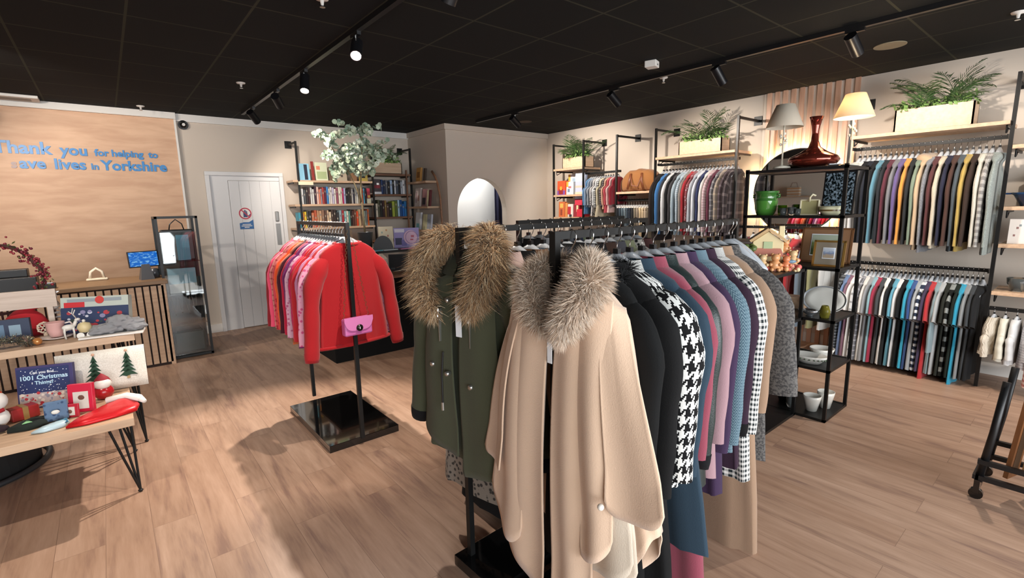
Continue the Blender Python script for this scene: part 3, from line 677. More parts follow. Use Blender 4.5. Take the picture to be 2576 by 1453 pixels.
shelf("oak shelf carrying the planter by the column wall",5.58,6.0,5.10,5.71,2.165); shelf('oak shelf with the orange toy bag',5.58,6.0,5.10,5.71,1.765); shelf('oak shelf with the orange picture books',5.58,6.0,5.10,5.71,1.42)
shelf('oak shelf carrying the tan holdall',5.58,6.0,4.48,3.85,1.77) if 0 else shelf('oak shelf carrying the tan holdall',5.58,6.0,3.85,4.46,1.77)
shelf('topmost oak shelf of the kitchenware bay',5.58,6.0,-.6,.555,2.0); shelf('oak shelf with the blue casserole dish',5.58,6.0,-.6,.555,1.52)
shelf('oak shelf with the floral and orange storage boxes',5.58,6.0,-.6,.555,1.22); shelf('oak shelf with the glass bowls',5.58,6.0,-.6,.555,.83)
def wrail(lab,y0,y1,z,x=5.72):
    r=thing('hanging_rail',lab,'rail',(x,y0,z)); MB().box(-.012,.012,0,y1-y0,-.03,0).build('bar',BLK,r)
    for yy in(.004,y1-y0-.004): MB().box(XS-x+.014,.012,yy-.004,yy+.004,-.03,0).build('bracket',BLK,r)
wrail('black rail holding the row of jumpers',.59,1.65,2.09); wrail('black rail holding the row of T-shirts below the jumpers',.59,1.65,1.0)
wrail('black rail holding the row of shirts',2.79,3.82,2.11); wrail("black rail holding the children's clothes",4.49,5.07,2.08); wrail('black rail holding the clipped trousers',3.86,4.45,1.67)
wrail('black rail of jackets under the round mirror',1.69,2.75,1.33); wrail('black rail holding the baby clothes',-.6,.555,.70,5.62)
def dull(h):
    v=[int(h.lstrip('#')[i:i+2],16) for i in (0,2,4)] if len(h.lstrip('#'))==6 else [255]*3
    g=sum(v)/3; return '#%02x%02x%02x'%tuple(int(max(0,min(255,(g+(c-g)*.85)*.90))) for c in v)
def R(spec,rowname,p0,p1,zr,base,seed,**k):
    rows=[]
    for s in spec:
        s=s.split('|'); ov={}
        pat=s[3] if len(s)>3 else ''; c2=s[4] if len(s)>4 and s[4] else '#ffffff'
        if len(s)>5: ov=eval('dict('+s[5]+')')
        sc=ov.pop('s',.03)
        rows.append((s[0],s[1],{'jumper':'jumper','t_shirt':'T-shirt','polo_shirt':'polo shirt'}.get(s[1],s[1].replace('_',' ')),fabric(dull(s[2]),pat,dull(c2),sc),ov))
    hang_row(rows,rowname,p0,p1,zr,0,base,seed=seed,**k)
J=dict(W=.225,L=.72,T=.016,flare=.01,sl=.66,r0=.075,r1=.045,out=.035,fold=.006,collar='crew',thick=.28)
R(['white marl|sweatshirt|#cfcdc9|marl|#b0aeab','pale grey|jumper|#c3c1be','black|jacket|#15171a','navy|jacket|#1d222c','black badged|polo_shirt|#17181b||','teal blue|jumper|#4c8297','dark charcoal|jumper|#23262b','wine red|jumper|#5b2230','mid grey|jumper|#6f6f73','purple|jumper|#5b4a82','bright orange|jumper|#d98b2b','ash black|jumper|#27292b',
'sage green|jumper|#71836f','tan hooded|cardigan|#c0a07b||#fff|"".__len__()and 0 or 0,' if 0 else 'tan hooded|cardigan|#c0a07b|||collar="hood",L=.8','speckled grey|jumper|#84868c|marl|#6a6c72|L=.82','maroon|jumper|#592a2c','cream cable|jumper|#d8c8ad|cable||L=.78','dark navy|cardigan|#23243a','chocolate brown|jumper|#4c2f26','steel blue|jumper|#454f58|||L=.8','mustard|cardigan|#b39440|||L=.8','espresso|jumper|#38271f',
'ivory cable|jumper|#ddd8c6|cable||L=.74','fair isle|jumper|#8f8a86|knit|#cbc5bf|s=.05','grey green marl|cardigan|#7d8684|marl|#94a09b|L=.82'],'on the upper jumper rail',(5.72,1.61),(5.72,.64),2.09,J,200,hname='white hanger',jy=.003,yawj=.03)
TS=dict(W=.225,L=.80,T=.017,flare=.03,sleeve='short',sl=.24,r0=.085,r1=.075,out=.02,fold=.009,collar='crew',thick=.24)
R(['dark striped|t_shirt|#33373b|stripe|#70757a','denim blue|polo_shirt|#5f7ba8','mauve|t_shirt|#80566a','plain white|t_shirt|#d9d7d3','white and black plaid|shirt|#dcdcdc|plaid|#2e2e33|s=.07','charcoal checked|shirt|#5c5e66|plaid|#b9bcc4|s=.05','off-white|t_shirt|#cfcdc8','grey|t_shirt|#8b8d90','pale aqua|t_shirt|#7fa9b4','crimson|polo_shirt|#a31d3c','anthracite|t_shirt|#404347','bright white|t_shirt|#e3e1dd','black|t_shirt|#1c1f20','sky blue|t_shirt|#4f9cb8','chalk white|t_shirt|#d5d6d6','jet black|t_shirt|#121315',
'turquoise|t_shirt|#1f9fc0','royal blue|t_shirt|#264b8c','silver grey|t_shirt|#9fa4a8','navy and white striped|t_shirt|#23304a|stripe|#dfe2e6|s=.055','plum|t_shirt|#3f3552','scarlet|t_shirt|#c01f26|||L=.9','pale denim|shirt|#7f979f|||sleeve="long",sl=.5','light grey|t_shirt|#a9acad','olive black|polo_shirt|#23261f','black striped|polo_shirt|#131613|stripe|#8c928f|s=.09','bottle green|polo_shirt|#15201a','cyan|t_shirt|#1597bd|||L=.9','pewter|t_shirt|#84888b','graphite|t_shirt|#3a3e42','black outermost|jacket|#17181a'],'on the lower T-shirt rail',(5.72,1.62),(5.72,.63),1.0,TS,240,hname='white hanger',yawj=.03)
SH=dict(W=.22,L=.76,T=.017,flare=.015,sl=.62,r0=.07,r1=.045,out=.03,fold=.007,collar='shirt',thick=.28)
R(['brown black|coat|#29211f|||L=.85','black|jacket|#131417','bright blue|jacket|#2b6fb4','charcoal|jacket|#2c2e33','white|shirt|#d2d4d6','black badged|jacket|#16181b','graphite|blazer|#3d3b3f','powder blue|shirt|#95a9b4','light blue striped|shirt|#8ea5b6|stripe|#b9c7d1|s=.02','taupe|shirt|#8a7f79','red|shirt|#b51a26','floral|shirt|#a89ba3|floral|#8c3c45','pale grey|shirt|#a9afb9','ice white|shirt|#cfd4dc','navy|shirt|#26305c',
'off-white|shirt|#cbc8c3','pink checked|shirt|#c9b1b6|plaid|#8d4252|s=.03','maroon|shirt|#5c2136','grey plaid|shirt|#55555d|plaid|#a8a5a8|s=.06','beige plaid|shirt|#7b6f69|plaid|#b7a386|s=.08','brown plaid|shirt|#3c3034|plaid|#6f6266|s=.08','dark plaid|shirt|#2b2427|plaid|#75696a|s=.12,L=.8'],'on the shirt rail',(5.72,3.79),(5.72,2.82),2.11,SH,290,hname='white hanger',yawj=.03)
KD=dict(W=.14,L=.42,T=.016,flare=.03,sl=.3,r0=.045,r1=.036,fold=.006,thick=.35,sh=.0) ; KD.pop('sh')
R(['blue|dress|#4b82b5|||L=.52','denim blue|jacket|#7e94b0','grey|romper|#8d95a0','black and white|cardigan|#3a3a41|floral|#c9c5c5|L=.55','white|jacket|#d6d8da','striped|t_shirt|#d8dadc|stripe|#4b4b50|s=.025','cream|dress|#d7caa6|||L=.6,flare=.1','dark striped|t_shirt|#463c42|stripe|#8c8488|s=.03','peach|dress|#d9ab8b|||L=.45','red and white|dress|#cf4757|||L=.5,flare=.06','pink|dress|#dcb1ad|||L=.5','red|top|#a5182c|||L=.38'],"on the children's rail",(5.72,5.03),(5.72,4.53),2.08,KD,330,hname='small white hanger',hsc=.7,yawj=.05)
# rail under the mirror
R(['grey|coat|#6f7074','dark red|jacket|#6e1418','navy|jacket|#20242f','black|coat|#141417','white trimmed|jacket|#b9bab9','scarlet|jacket|#b3161f','blue grey|jacket|#60707f','yellow green|jacket|#8c8a5c','light grey|sweatshirt|#bdbcb9'],'under the round mirror',(5.72,2.7),(5.72,1.76),1.33,dict(SH,L=.9,T=.022),360,hname='white hanger')
# trousers on clip hangers
def trousers(lab,fm,x,y,z,L,i):
    r=thing('trousers',lab,'trousers',(x,y,z)); rr=random.Random(i)
    for s in(-1,1):
        m=MB(); rings=[]
        for k in range(9):
            t=k/8; c=s*.085+.01*s*t; w=.085-.02*t; d=.012+.006*sin(k*1.3+i)
            rings.append([(c+w*cos(a),d*sin(a)+.006*sin(3*a+k*.5),-L*t) for a in [2*PI*j/16 for j in range(16)]])
        m.loft(rings,cap=(1,1),uvs=([.02*j for j in range(17)],[L*k/8 for k in range(9)])); m.build('leg',fm,r,smooth=True)
    MB().box(-.165,.165,-.014,.014,-.03,.0).build('waistband',fm,r,bevel=.004)
def clip_hanger(lab,x,y,zr):
    r=thing('clip_hanger',lab,'hanger',(x,y,zr)); 
    MB().tube([(0,0,-.085),(0,0,-.045),(.012,0,-.03),(.016,0,-.015),(.012,0,.0),(0,0,.006),(-.014,0,-.004)],.0025,6).build('hook',CHR,r)
    MB().box(-.17,.17,-.005,.005,-.1,-.082).build('bar',HANG,r)
    for s in(-1,1): MB().box(s*.13-.022,s*.13+.022,-.012,.012,-.145,-.09).build('clip',WHT,r)
tr=['black','dark denim','blue denim','washed denim','indigo denim','navy','charcoal black','khaki','taupe','beige','sand','stone','dark khaki']
tc_=['#1c1f24','#2c3640','#43525c','#5c6a72','#2e3a46','#1f2530','#222224','#6b6253','#7c7062','#b6a383','#c0ac8e','#a69683','#5e5548']
for i,(n_,c_) in enumerate(zip(tr,tc_)):
    y=4.42-.042*i; clip_hanger(f'clip hanger gripping the {n_} trousers under the tan holdall',5.72,y,1.67); trousers(f'{n_} trousers clipped under the tan holdall shelf',fabric(c_),5.72,y,1.55,.62,i)
# baby clothes
BB=dict(W=.12,L=.30,T=.028,flare=.03,sl=.22,r0=.042,r1=.036,fold=.006,thick=.6,collar=None)
R(['cream ruffled|cardigan|#e0d2bc|cable||L=.3,T=.04,W=.14','ivory|romper|#e2dcc8|||L=.34','white|dress|#dedede|||L=.36','white striped|top|#d5d5da|stripe|#b9b9c2|L=.38,s=.02','red patterned|dress|#b3625a|knit|#e3c3b4|L=.5,W=.15,s=.035,flare=.08,T=.04','grey floral|top|#b3aeac|floral|#d7d3d0|','grey leopard|romper|#9a9592|floral|#d6d2ce|L=.4'],'on the low baby rail',(5.60,.52),(5.60,.12),.70,BB,400,hname='small clear hanger',hsc=.62,yawj=.2)
# ------------------------------------------------------------------ plants
LEAFG=mat('palm_green','#3f5c33',.5); LEAFL=mat('light_leaf','#7fa05a',.5); LEAFD=mat('dark_leaf','#2f4a2c',.5)
def frond(m,base,dirv,L,rr,w=.045,n=20,droop=.5):
    p=Vector(base); d=Vector(dirv).normalized(); pts=[p.copy()]
    for k in range(n):
        d=(d+Vector((0,0,-droop/n*(.3+1.6*k/n)))).normalized(); p=p+d*L/n; pts.append(p.copy())
    m.tube(pts[::2],.0022,4)
    for k in range(3,n+1):
        c=pts[k]; t=(pts[k]-pts[k-1]).normalized(); s=t.cross(Vector((0,0,1)))
        if s.length<.01: continue
        s.normalize(); ll=L*.42*math.sin(PI*min(.95,(k/n)*.8+.15))
        for q in(-1,1):
            e=c+(s*q*.8+t*.75+Vector((0,0,rr.uniform(-.35,.05)))).normalized()*ll*rr.uniform(.8,1.05)
            mid=c.lerp(e,.45)+Vector((0,0,.008)); wv=t*.0065
            i=len(m.v); m.v+=[tuple(c),tuple(mid-wv),tuple(e),tuple(mid+wv)]; m.face([i,i+1,i+2,i+3])
def leafy(m,c,r,n,size,rr):
    for _ in range(n):
        d=Vector((rr.gauss(0,1),rr.gauss(0,.8),abs(rr.gauss(0,.8))+.1)).normalized(); p=Vector(c)+Vector((d.x*r[0],d.y*r[1],d.z*r[2]))*rr.uniform(.5,1)
        a=d.orthogonal().normalized(); a=(a+d*rr.uniform(-.5,.8)).normalized(); b=d.cross(a).normalized(); s=size*rr.uniform(.6,1.2)
        i=len(m.v); m.v+=[tuple(p),tuple(p+a*s*.5+b*s*.28),tuple(p+a*s+d*s*.1),tuple(p+a*s*.5-b*s*.28)]; m.face([i,i+1,i+2,i+3])
def planter(lab,x,y,z,lx,ly,h,seed,nf=16,L=.42,side=None):
    r=thing('planter',lab,'planter',(x,y,z)); rr=random.Random(seed)
    b=MB(); b.box(-lx,lx,-ly,-ly+.012,0,h).box(-lx,lx,ly-.012,ly,0,h).box(-lx,-lx+.012,-ly,ly,0,h).box(lx-.012,lx,-ly,ly,0,h).box(-lx,lx,-ly,ly,0,.012); b.build('trough',PLANT,r)
    MB().box(-lx+.012,lx-.012,-ly+.012,ly-.012,.012,h-.03).build('soil',mat('soil','#2c241d',.9),r)
    m=MB(); up=ly if ly>lx else lx
    for k in range(nf):
        a=rr.uniform(0,2*PI); t=rr.uniform(-.7,.5)
        bx=(0,t*ly,h-.03) if ly>lx else (t*lx,0,h-.03)
        dv=(cos(a)*.7-(.25 if ly>lx else 0),sin(a)*.8,rr.uniform(.55,1.3)); 
        if dv[0]>0 and ly>lx: dv=(dv[0]*.4,dv[1],dv[2])
        if ly<lx: dv=(dv[0],-abs(dv[1])*.6+.1,dv[2])
        frond(m,bx,dv,L*rr.uniform(.7,1.15),rr,droop=rr.uniform(.6,1.6))
    m.build('palm_fronds',LEAFG,r)
    m=MB()
    for k in range(5):
        t=-.8+1.6*k/4; c=(-lx*.3,t*ly,h) if ly>lx else (t*lx,-ly*.3,h)
        leafy(m,c,(.09,.09,.09),46,.05,rr)
    m.build('low_foliage',LEAFL,r)
planter('long plywood planter with palm fronds above the jumper rail',5.78,1.09,2.19,.10,.27,.20,1,18,.46); planter('plywood planter with palm fronds above the shirt rail',5.78,3.28,2.185,.10,.28,.165,2,16,.42)
planter('plywood planter with palm fronds on the column end shelf',5.78,5.37,2.165,.10,.24,.165,3,16,.42)
# ------------------------------------------------------------------ bookcase bays
YS=7.2
upright('by the wall socket side of the bookcase, nearest the door' if 0 else 'at the door end of the bookcase',2.13,YS,2.54,YB,rot=True)
upright('in the middle of the bookcase',3.21,YS,2.54,YB,rot=True); upright('at the column end of the bookcase',3.86,YS,2.54,YB,rot=True)
for z,t in((2.02,'upper oak bookshelf with the pale blue book'),(1.69,'middle oak bookshelf packed with novels'),(1.36,'lower oak bookshelf packed with novels'),(1.03,'lowest oak bookshelf behind the red rack')): shelf(t,2.05,3.20,YS-.01,7.5,z-.0,m=OAK,axis='x')
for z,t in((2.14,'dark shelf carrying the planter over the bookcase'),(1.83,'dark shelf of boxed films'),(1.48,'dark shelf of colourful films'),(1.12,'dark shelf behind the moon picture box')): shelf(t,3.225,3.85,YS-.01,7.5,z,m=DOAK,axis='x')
planter('plywood planter with bushy palms on the bookcase',3.5,7.36,2.14,.24,.10,.17,4,14,.36)
MB_=MB
def bookrow(spec,where,x0,x1,y,z,hmin,hmax,dep=.13,seed=0,kind='book'):
    rr=random.Random(seed); n=len(spec); ws=[rr.uniform(.8,1.3) for _ in spec]; tw=sum(ws); x=x0
    names=[s.split('|')[0] for s in spec]
    for i,s in enumerate(spec):
        nm,c=s.split('|'); w=ws[i]/tw*(x1-x0); h=rr.uniform(hmin,hmax)
        dup=names.count(nm)>1
        lab=f'{nm} {kind} upright on the {where}'
        if dup: lab=f'{nm} {kind} beside the {names[i-1] if i else names[1]} one on the {where}'
        r=thing('book' if kind=='book' else 'film_case',lab,kind,(x+w/2,y,z)); a=w/2-.0008
        pg=mat('paper','#e4dccb',.8); cv=mat('cover_'+c[1:],c,.45)
        m=MB(); m.box(-a,a,0,.004,0,h).box(-a,-a+.002,0,dep,0,h).box(a-.002,a,0,dep,0,h); m.build('cover',cv,r); MB().box(-a+.002,a-.002,.004,dep-.004,.003,h-.004).build('pages',pg,r)
        bc='#9c9484' if sum(lin(c)[:3])<.9 else '#7a7072'
        MB().box(-a*.4,a*.4,-.0006,.0004,h*(.5+.1*((i*7)%3)),h*(.62+.1*((i*7)%3))).build('spine_label',mat('ink_'+bc[1:],bc,.5),r)
        x+=w
bookrow(['white|#dfe0df','slate|#4a4d50','dark brown|#332524','umber|#4b2e2b','silver|#c0bfbd','pale grey|#cccac6','dark plum|#3c2130','blush|#d8b2a6','salmon|#dd8266','grey lilac|#9b8f9b','brick red|#a13a34','wine|#5b1e35','bright blue|#3c7cb8','ivory|#d8d4cb','white and red|#d8cfcc','lavender|#b9b2c9','cream|#e2ddd0','rose brown|#8b4b5c','sand|#dcd6c4','linen|#d9d2c0','deep pink|#b8265f','periwinkle|#a4a7c6','black|#1a1718','charcoal|#2d2526','olive brown|#3a3129','dove grey|#a7a3a0','dark navy|#252436','stone|#b9b5ab','pearl|#d4d1cb','khaki|#8e8168','espresso|#33221e','orange|#d9592e','sky blue|#5aa7c7','midnight|#1b1c2c'],'middle bookshelf',2.17,3.12,7.26,1.69,.20,.25,seed=1)
bookrow(['teal|#4a9bb0','orange|#e08a34','yellow|#e8c52a','dark grey|#444038','black|#231d1b','terracotta|#c0714e','rust|#b4532f','caramel|#b98964','tan|#c39a76','brown|#8d6a54','bark|#5c4134','beige|#cfb08f','oatmeal|#d4bfa2','umber|#46342b','dark cocoa|#35251f','charcoal|#2c2a2a','grey blue|#8fa3ab','red|#a12c34','aqua|#8fc5c4','cream|#dbd3c1','jade|#5d9a8d','black brown|#2a1d18','mahogany|#4d2a20','chestnut|#6d4330','orange red|#d34a22','sand|#b9a07c','mocha|#77604c','pale green|#9db09e','ash grey|#7d8486','bright orange|#e26a2a'],'lower bookshelf',2.1,3.14,7.26,1.36,.20,.25,seed=2)
bookrow(['ink blue|#233e6d','navy|#1c2947','pewter|#62666e','black|#121216','pale blue|#9ab3d1','jet|#0d0d11','white|#d6d9df','slate|#454b57','coal|#1a1b20','silver|#aab0b8','snow white|#e4e7ea','smoke|#777c80'],'boxed film shelf',3.37,3.82,7.27,1.83,.19,.23,seed=3,kind='film case')
bookrow(['cream|#d8cdb8','olive|#4a4a34','black|#15110f','dark maroon|#3a1517','yellow capped|#8d6e33','brown|#4a3025','soot|#1e1712','lime|#9aa83a','moss|#5a6a2c','ice blue|#a9cbe0','deep blue|#164a86','cobalt|#1f62ad','azure|#3b8bd0','steel|#3f566e'],'colourful film shelf',3.26,3.82,7.27,1.48,.19,.27,seed=4,kind='film case')
def flatbook(name,lab,cat,x,y,z,w,h,d,cols,yaw=0,tilt=.12,marks=(),m0=None):
    """upright book/box/card leaning slightly back: front faces -Y; marks: (colour, x0,x1,z0,z1) fractions"""
    r=thing(name,lab,cat,(x,y,z),yaw); M=Matrix.Rotation(-tilt,4,'X')
    MB().box(-w/2,w/2,0,d,0,h,M).build('body',mat('c_'+cols[1:],cols,.5),r,bevel=.0015)
    for i,mk in enumerate(marks):
        c,a,b_,e,f=mk[:5]; MB().box(-w/2+a*w,-w/2+b_*w,-.0012-.0002*i,.0005,e*h,f*h,M).build(mk[5] if len(mk)>5 else 'cover_print',mat('c_'+c[1:],c,.5),r)
    return r
flatbook('book','pale blue book standing face out on the upper bookshelf','book',2.24,7.27,2.02,.15,.235,.02,'#8cc3dd',marks=(('#24283a',.5,.8,.05,.95),))
flatbook('book','cream and red narrow book on the upper bookshelf','book',2.36,7.27,2.02,.035,.27,.02,'#8a2f2c'); flatbook('book','pale green illustrated book on the upper bookshelf','book',2.48,7.27,2.02,.17,.26,.02,'#d5dcc0',marks=(('#a9b98c',.1,.9,.1,.5),('#d88a6c',.1,.4,.6,.8)))
flatbook('book','brown paperback face out on the upper bookshelf','book',2.63,7.27,2.02,.09,.2,.02,'#6a5645'); flatbook('book','beige animal book face out on the upper bookshelf','book',2.77,7.27,2.02,.15,.19,.02,'#b5a793',marks=(('#5b5048',.4,.6,.3,.5),))
flatbook('book','brown arched-cover book on the upper bookshelf','book',2.95,7.27,2.02,.09,.2,.02,'#8a6548'); flatbook('book','yellow and pink picture book on the upper bookshelf','book',3.1,7.27,2.02,.13,.26,.02,'#d3b75b',marks=(('#d98b82',.1,.9,.6,.9),('#302f2c',.3,.7,.2,.4)))
flatbook('film_case','grey war film box with white title strip','film case',3.30,7.25,1.83,.13,.23,.02,'#4a4246',marks=(('#e6e6e8',.0,1,.0,.16),('#7d2b35',.1,.9,.4,.6),('#e6e6e8',.5,.8,.62,.75)))
flatbook('book','red and yellow book at the column end of the middle bookshelf','book',3.155,7.25,1.77,.05,.15,.02,'#b03a4a',marks=(('#d8b060',.1,.9,.05,.3),)); flatbook('book','cream box under the red and yellow book','book',3.155,7.25,1.69,.06,.075,.03,'#e4dfc0',tilt=0)
o=MB().box(2.12,2.32,7.188,7.192,1.955,2.0).build('shelf_label',mat('label_cream','#ded2b4',.6)); tag(o,'blank cream label strip under the upper bookshelf','label'); o.location.y=-.004
# side shelf unit with a curved side, against the column
su=thing('curved_display_shelf','narrow oak display shelf with a bent wooden side by the column','shelf unit',(3.99,6.85,0))
OK2=OAK
for i,z in enumerate((.5,.88,1.27,1.63,2.01)): MB().box(-.22,.0,-.30+.02*max(0,i-2),.33,z-.03,z).build('shelf_board',OK2,su)
MB().box(-.03,.0,-.31,.33,.03,1.2).build('back_panel',OAK,su)
pts=[(-.02,-.36,0),(-.02,-.36,1.0),(-.02,-.355,1.4),(-.02,-.335,1.75),(-.02,-.28,1.95),(-.02,-.21,2.08),(-.02,-.12,2.16)]
MB().tube(pts,.014,6,ry=.02).build('curved_side',woodmat('bent_wood','#8a6248','#a5775a',3),su,smooth=True); MB().box(-.24,-.22,.30,.33,0,2.2).build('side_post',DOAK,su)
def sb(lab,y,z,w,h,c,marks=(),yaw=-PI/2,nm='book',x=3.86): return flatbook(nm,lab,'book' if nm=='book' else nm.replace('_',' '),x,y,z,w,h,.03,c,yaw=yaw,marks=marks)
sb('golden brown boxed bottle on top of the curved shelf',6.98,2.01,.14,.22,'#c8934e',(('#8d5e2a',.2,.8,.3,.7),),nm='gift_box'); sb('dark brown book behind the golden box',6.80,2.01,.05,.2,'#3e2f25')
sb('pale floral hardback on the curved shelf',7.05,1.63,.17,.29,'#d7c9c3',(('#9c7f86',.2,.35,.2,.8),('#b98d83',.55,.8,.3,.6))); sb('pink and charcoal book on the curved shelf',6.84,1.63,.12,.27,'#a4797a',(('#3b3438',.1,.9,.1,.5),)); sb('cream narrow book on the curved shelf',6.74,1.63,.04,.25,'#d8cda8'); sb('maroon narrow book on the curved shelf',6.68,1.63,.04,.25,'#5c1f24')
sb('white heart print card under the floral hardback',7.07,1.27,.16,.27,'#d6d9de',(('#7eb7c2',.2,.8,.05,.35),)); sb('pale yellow card on the curved shelf',6.86,1.27,.11,.24,'#ddd9b0'); sb('pale grey greeting card on the curved shelf',6.72,1.27,.12,.24,'#b9c0cc',(('#8d99ac',.35,.65,.4,.7),))
sb('small red tin on the lower curved shelf',6.95,.88,.09,.16,'#a3262f',(('#e6dfd8',.15,.85,.2,.4),)); sb('cream box on the lower curved shelf',6.8,.88,.12,.22,'#dfcfa6')
# ------------------------------------------------------------------ draped table, console and tree
DR=fabric('#060607',rough=.95)
dt=thing('draped_table','table under a floor-length black cloth behind the red jumpers','table',(2.25,5.35,0)); 
MB().box(-.55,.62,-.33,.33,.0,.84).build('cloth_skirt',DR,dt,bevel=.01); MB().box(-.56,.63,-.34,.34,.84,.87).build('table_top',DOAK,dt)
ct=thing('console_table','black metal console table with magazines behind the draped table','table',(2.95,6.1,0))
MB().box(-.52,.45,-.2,.2,1.04,1.07).build('table_top',BLK,ct)
for a in(-.5,.43):
    for b_ in(-.18,.18): MB().box(a-.012,a+.012,b_-.012,b_+.012,0,1.04).build('leg',BLK,ct)
MB().box(-.5,.43,-.18,.18,.55,.57).build('lower_shelf',BLK,ct)
# tree
rr=random.Random(5); tw=thing('eucalyptus_tree','tall artificial eucalyptus tree in a grey bucket by the bookcase','potted tree',(2.62,6.22,1.07))
MB().lathe([(.0,0),(.075,0),(.10,.24),(.103,.24),(.098,.235),(.09,.2),(0,.2)],seg=28).build('bucket',mat('galvanised','#8f9192',.35,.6),tw,smooth=True)
bark=mat('bark','#8a7a5c',.8); m=MB(); m.tube([(0,0,.2),(-.01,0,.5),(-.02,-.0,.75),(.0,0,1.0),(.04,0,1.35),(.02,0,1.6)],[.014,.013,.012,.01,.007,.004],8); m.tube([(-.015,0,.62),(-.1,-.02,.85),(-.2,-.04,1.05),(-.35,-.06,1.25),(-.45,-.08,1.4)],[.011,.009,.008,.006,.003],8)
m2=MB()
EU=[mat('euca_1','#c3cfb6',.5),mat('euca_2','#a5b59c',.5),mat('euca_3','#7f9680',.5),mat('euca_4','#dbe2cf',.5)]
cent=[(-.02,0,1.05),(.03,0,1.3),(.0,0,1.5),(-.3,-.05,1.2),(-.42,-.08,1.38),(-.2,-.03,1.05),(.15,0,1.3),(-.12,0,1.15)]
for k in range(84):
    c=Vector(cent[k%len(cent)]); a=rr.uniform(0,2*PI); L=rr.uniform(.16,.34); d=Vector((cos(a)*1.1,sin(a)*.8,rr.uniform(-.35,.85))).normalized(); pts=[c]
    for q in range(7): d=(d+Vector((rr.gauss(0,.08),rr.gauss(0,.08),-.07))).normalized(); pts.append(pts[-1]+d*L/7)
    m.tube(pts[::2],.002,4)
    for q,p in enumerate(pts[1:]):
        for s in(-1,1,.3):
            if rr.random()<.12: continue
            sd=d.cross(Vector((rr.gauss(0,1),rr.gauss(0,1),rr.gauss(0,1)))).normalized(); cc=p+sd*.024*s+Vector((0,0,rr.uniform(-.01,.01))); nn=(Vector((rr.gauss(0,1),rr.gauss(-.6,1),rr.gauss(.5,1)))).normalized(); u=nn.orthogonal().normalized(); v=nn.cross(u); r_=rr.uniform(.018,.036)
            i=len(m2.v); m2.v+=[tuple(cc+(u*cos(2*PI*w/7)+v*sin(2*PI*w/7))*r_+nn*(.004*cos(4*PI*w/7))) for w in range(7)]; m2.cur=rr.randrange(4); m2.face([i+w for w in range(7)])
m2.cur=0
m.build('trunk',bark,tw,smooth=True); m2.build('foliage',EU,tw)
# things on console / draped table
def card(nm,lab,cat,x,y,z,w,h,c,marks=(),yaw=-.45,d=.02,tilt=.12): return flatbook(nm,lab,cat,x,y,z,w,h,d,c,yaw=yaw,marks=marks,tilt=tilt)
card('box_file','cream polka dot box on the black console','box',2.88,6.16,1.07,.19,.30,'#ddd0b2',[('#8fa6a0',.2,.3,.7,.78),('#c58b5d',.5,.6,.8,.88),('#c9a35d',.3,.4,.45,.53),('#b66b58',.6,.7,.55,.63),('#c58b5d',.25,.35,.2,.28),('#8fa6a0',.6,.7,.25,.33)],d=.06,tilt=.02)
mb_=card('picture_box','purple box with a pink crescent moon picture on the console','box',3.18,6.15,1.07,.34,.27,'#9a8fc6',[('#d9d5e4',.03,.42,.78,.95),('#2e2a52',.05,.32,.15,.5),('#6d63a8',.3,.5,.1,.4)],d=.05,tilt=.03)
m=MB(); m.cur=0
for r0,r1_,cx,c in ((0,.095,.055,0),):
    seg=32; pts=[(cx+.095*cos(a),-.0035,.14+.1*sin(a)) for a in [2*PI*k/seg for k in range(seg)]]; m.quadv(pts)
m.build('moon',mat('moon_pink','#d9b3cc',.5),mb_); m=MB(); m.tube([(.055+.08*cos(a)+.012,-.004,.14+.085*sin(a)) for a in [2*PI*k/32 for k in range(33)]],.003,4,cap=False); m.build('moon_ring',mat('moon_line','#7c6aa8',.5),mb_); MB().box(.06,.1,-.0055,-.004,.14,.17).box(.05,.09,-.0055,-.004,.1,.12).build('bird_print',mat('rosy','#b5566a',.5),mb_)
for i,(c,l,dx) in enumerate((('#6fb9c8','turquoise magazine lying at the console edge',-.33),('#c9d3d6','pale grey magazine lying on the console',-.12),('#c77fa6','pink magazine lying on the console',.12),('#b79fd6','lilac magazine lying at the console end',.32))):
    o=MB().box(-.1,.1,-.03,.05,0,.012).build('magazine',mat('c_'+c[1:],c,.4),None,loc=(2.95+dx,5.95,1.07),rz=.05*i); tag(o,l,'magazine')
card('framed_print','small white framed print on the draped table','framed print',2.36,5.22,.87,.13,.17,'#d9d2c4',[('#7b5a4b',.2,.8,.2,.8,'print')]); card('framed_print','pale card with dark window print on the draped table','framed print',2.42,5.5,.87,.16,.2,'#cfc6b4',[('#3c3836',.3,.7,.2,.85,'print')])
card('slate_board','black slate board leaning on the draped table','board',2.62,5.3,.87,.23,.21,'#151719',[('#3c4145',.1,.3,.12,.22)],d=.012,tilt=.35)
card('greeting_card','white card with red print behind the red rack','card',2.2,5.5,.87,.13,.2,'#e3dcd6',[('#c46a6a',.15,.85,.15,.5)]); card('grey_folder','grey lidded box on the draped table','box',2.08,5.52,.87,.2,.15,'#8c8f90',d=.12,tilt=0)
o=thing('slate_disc','dark grey half-round slate leaning on the console','board',(2.76,6.0,1.07),-.45); m=MB(); pts=[(.13*cos(a),0,.19*sin(a)) for a in [PI*k/16 for k in range(17)]]; m.loft([pts,[(x,.01,z) for x,_,z in pts]],cap=(1,1)); m.build('disc',mat('slate_grey','#4d5053',.6),o)
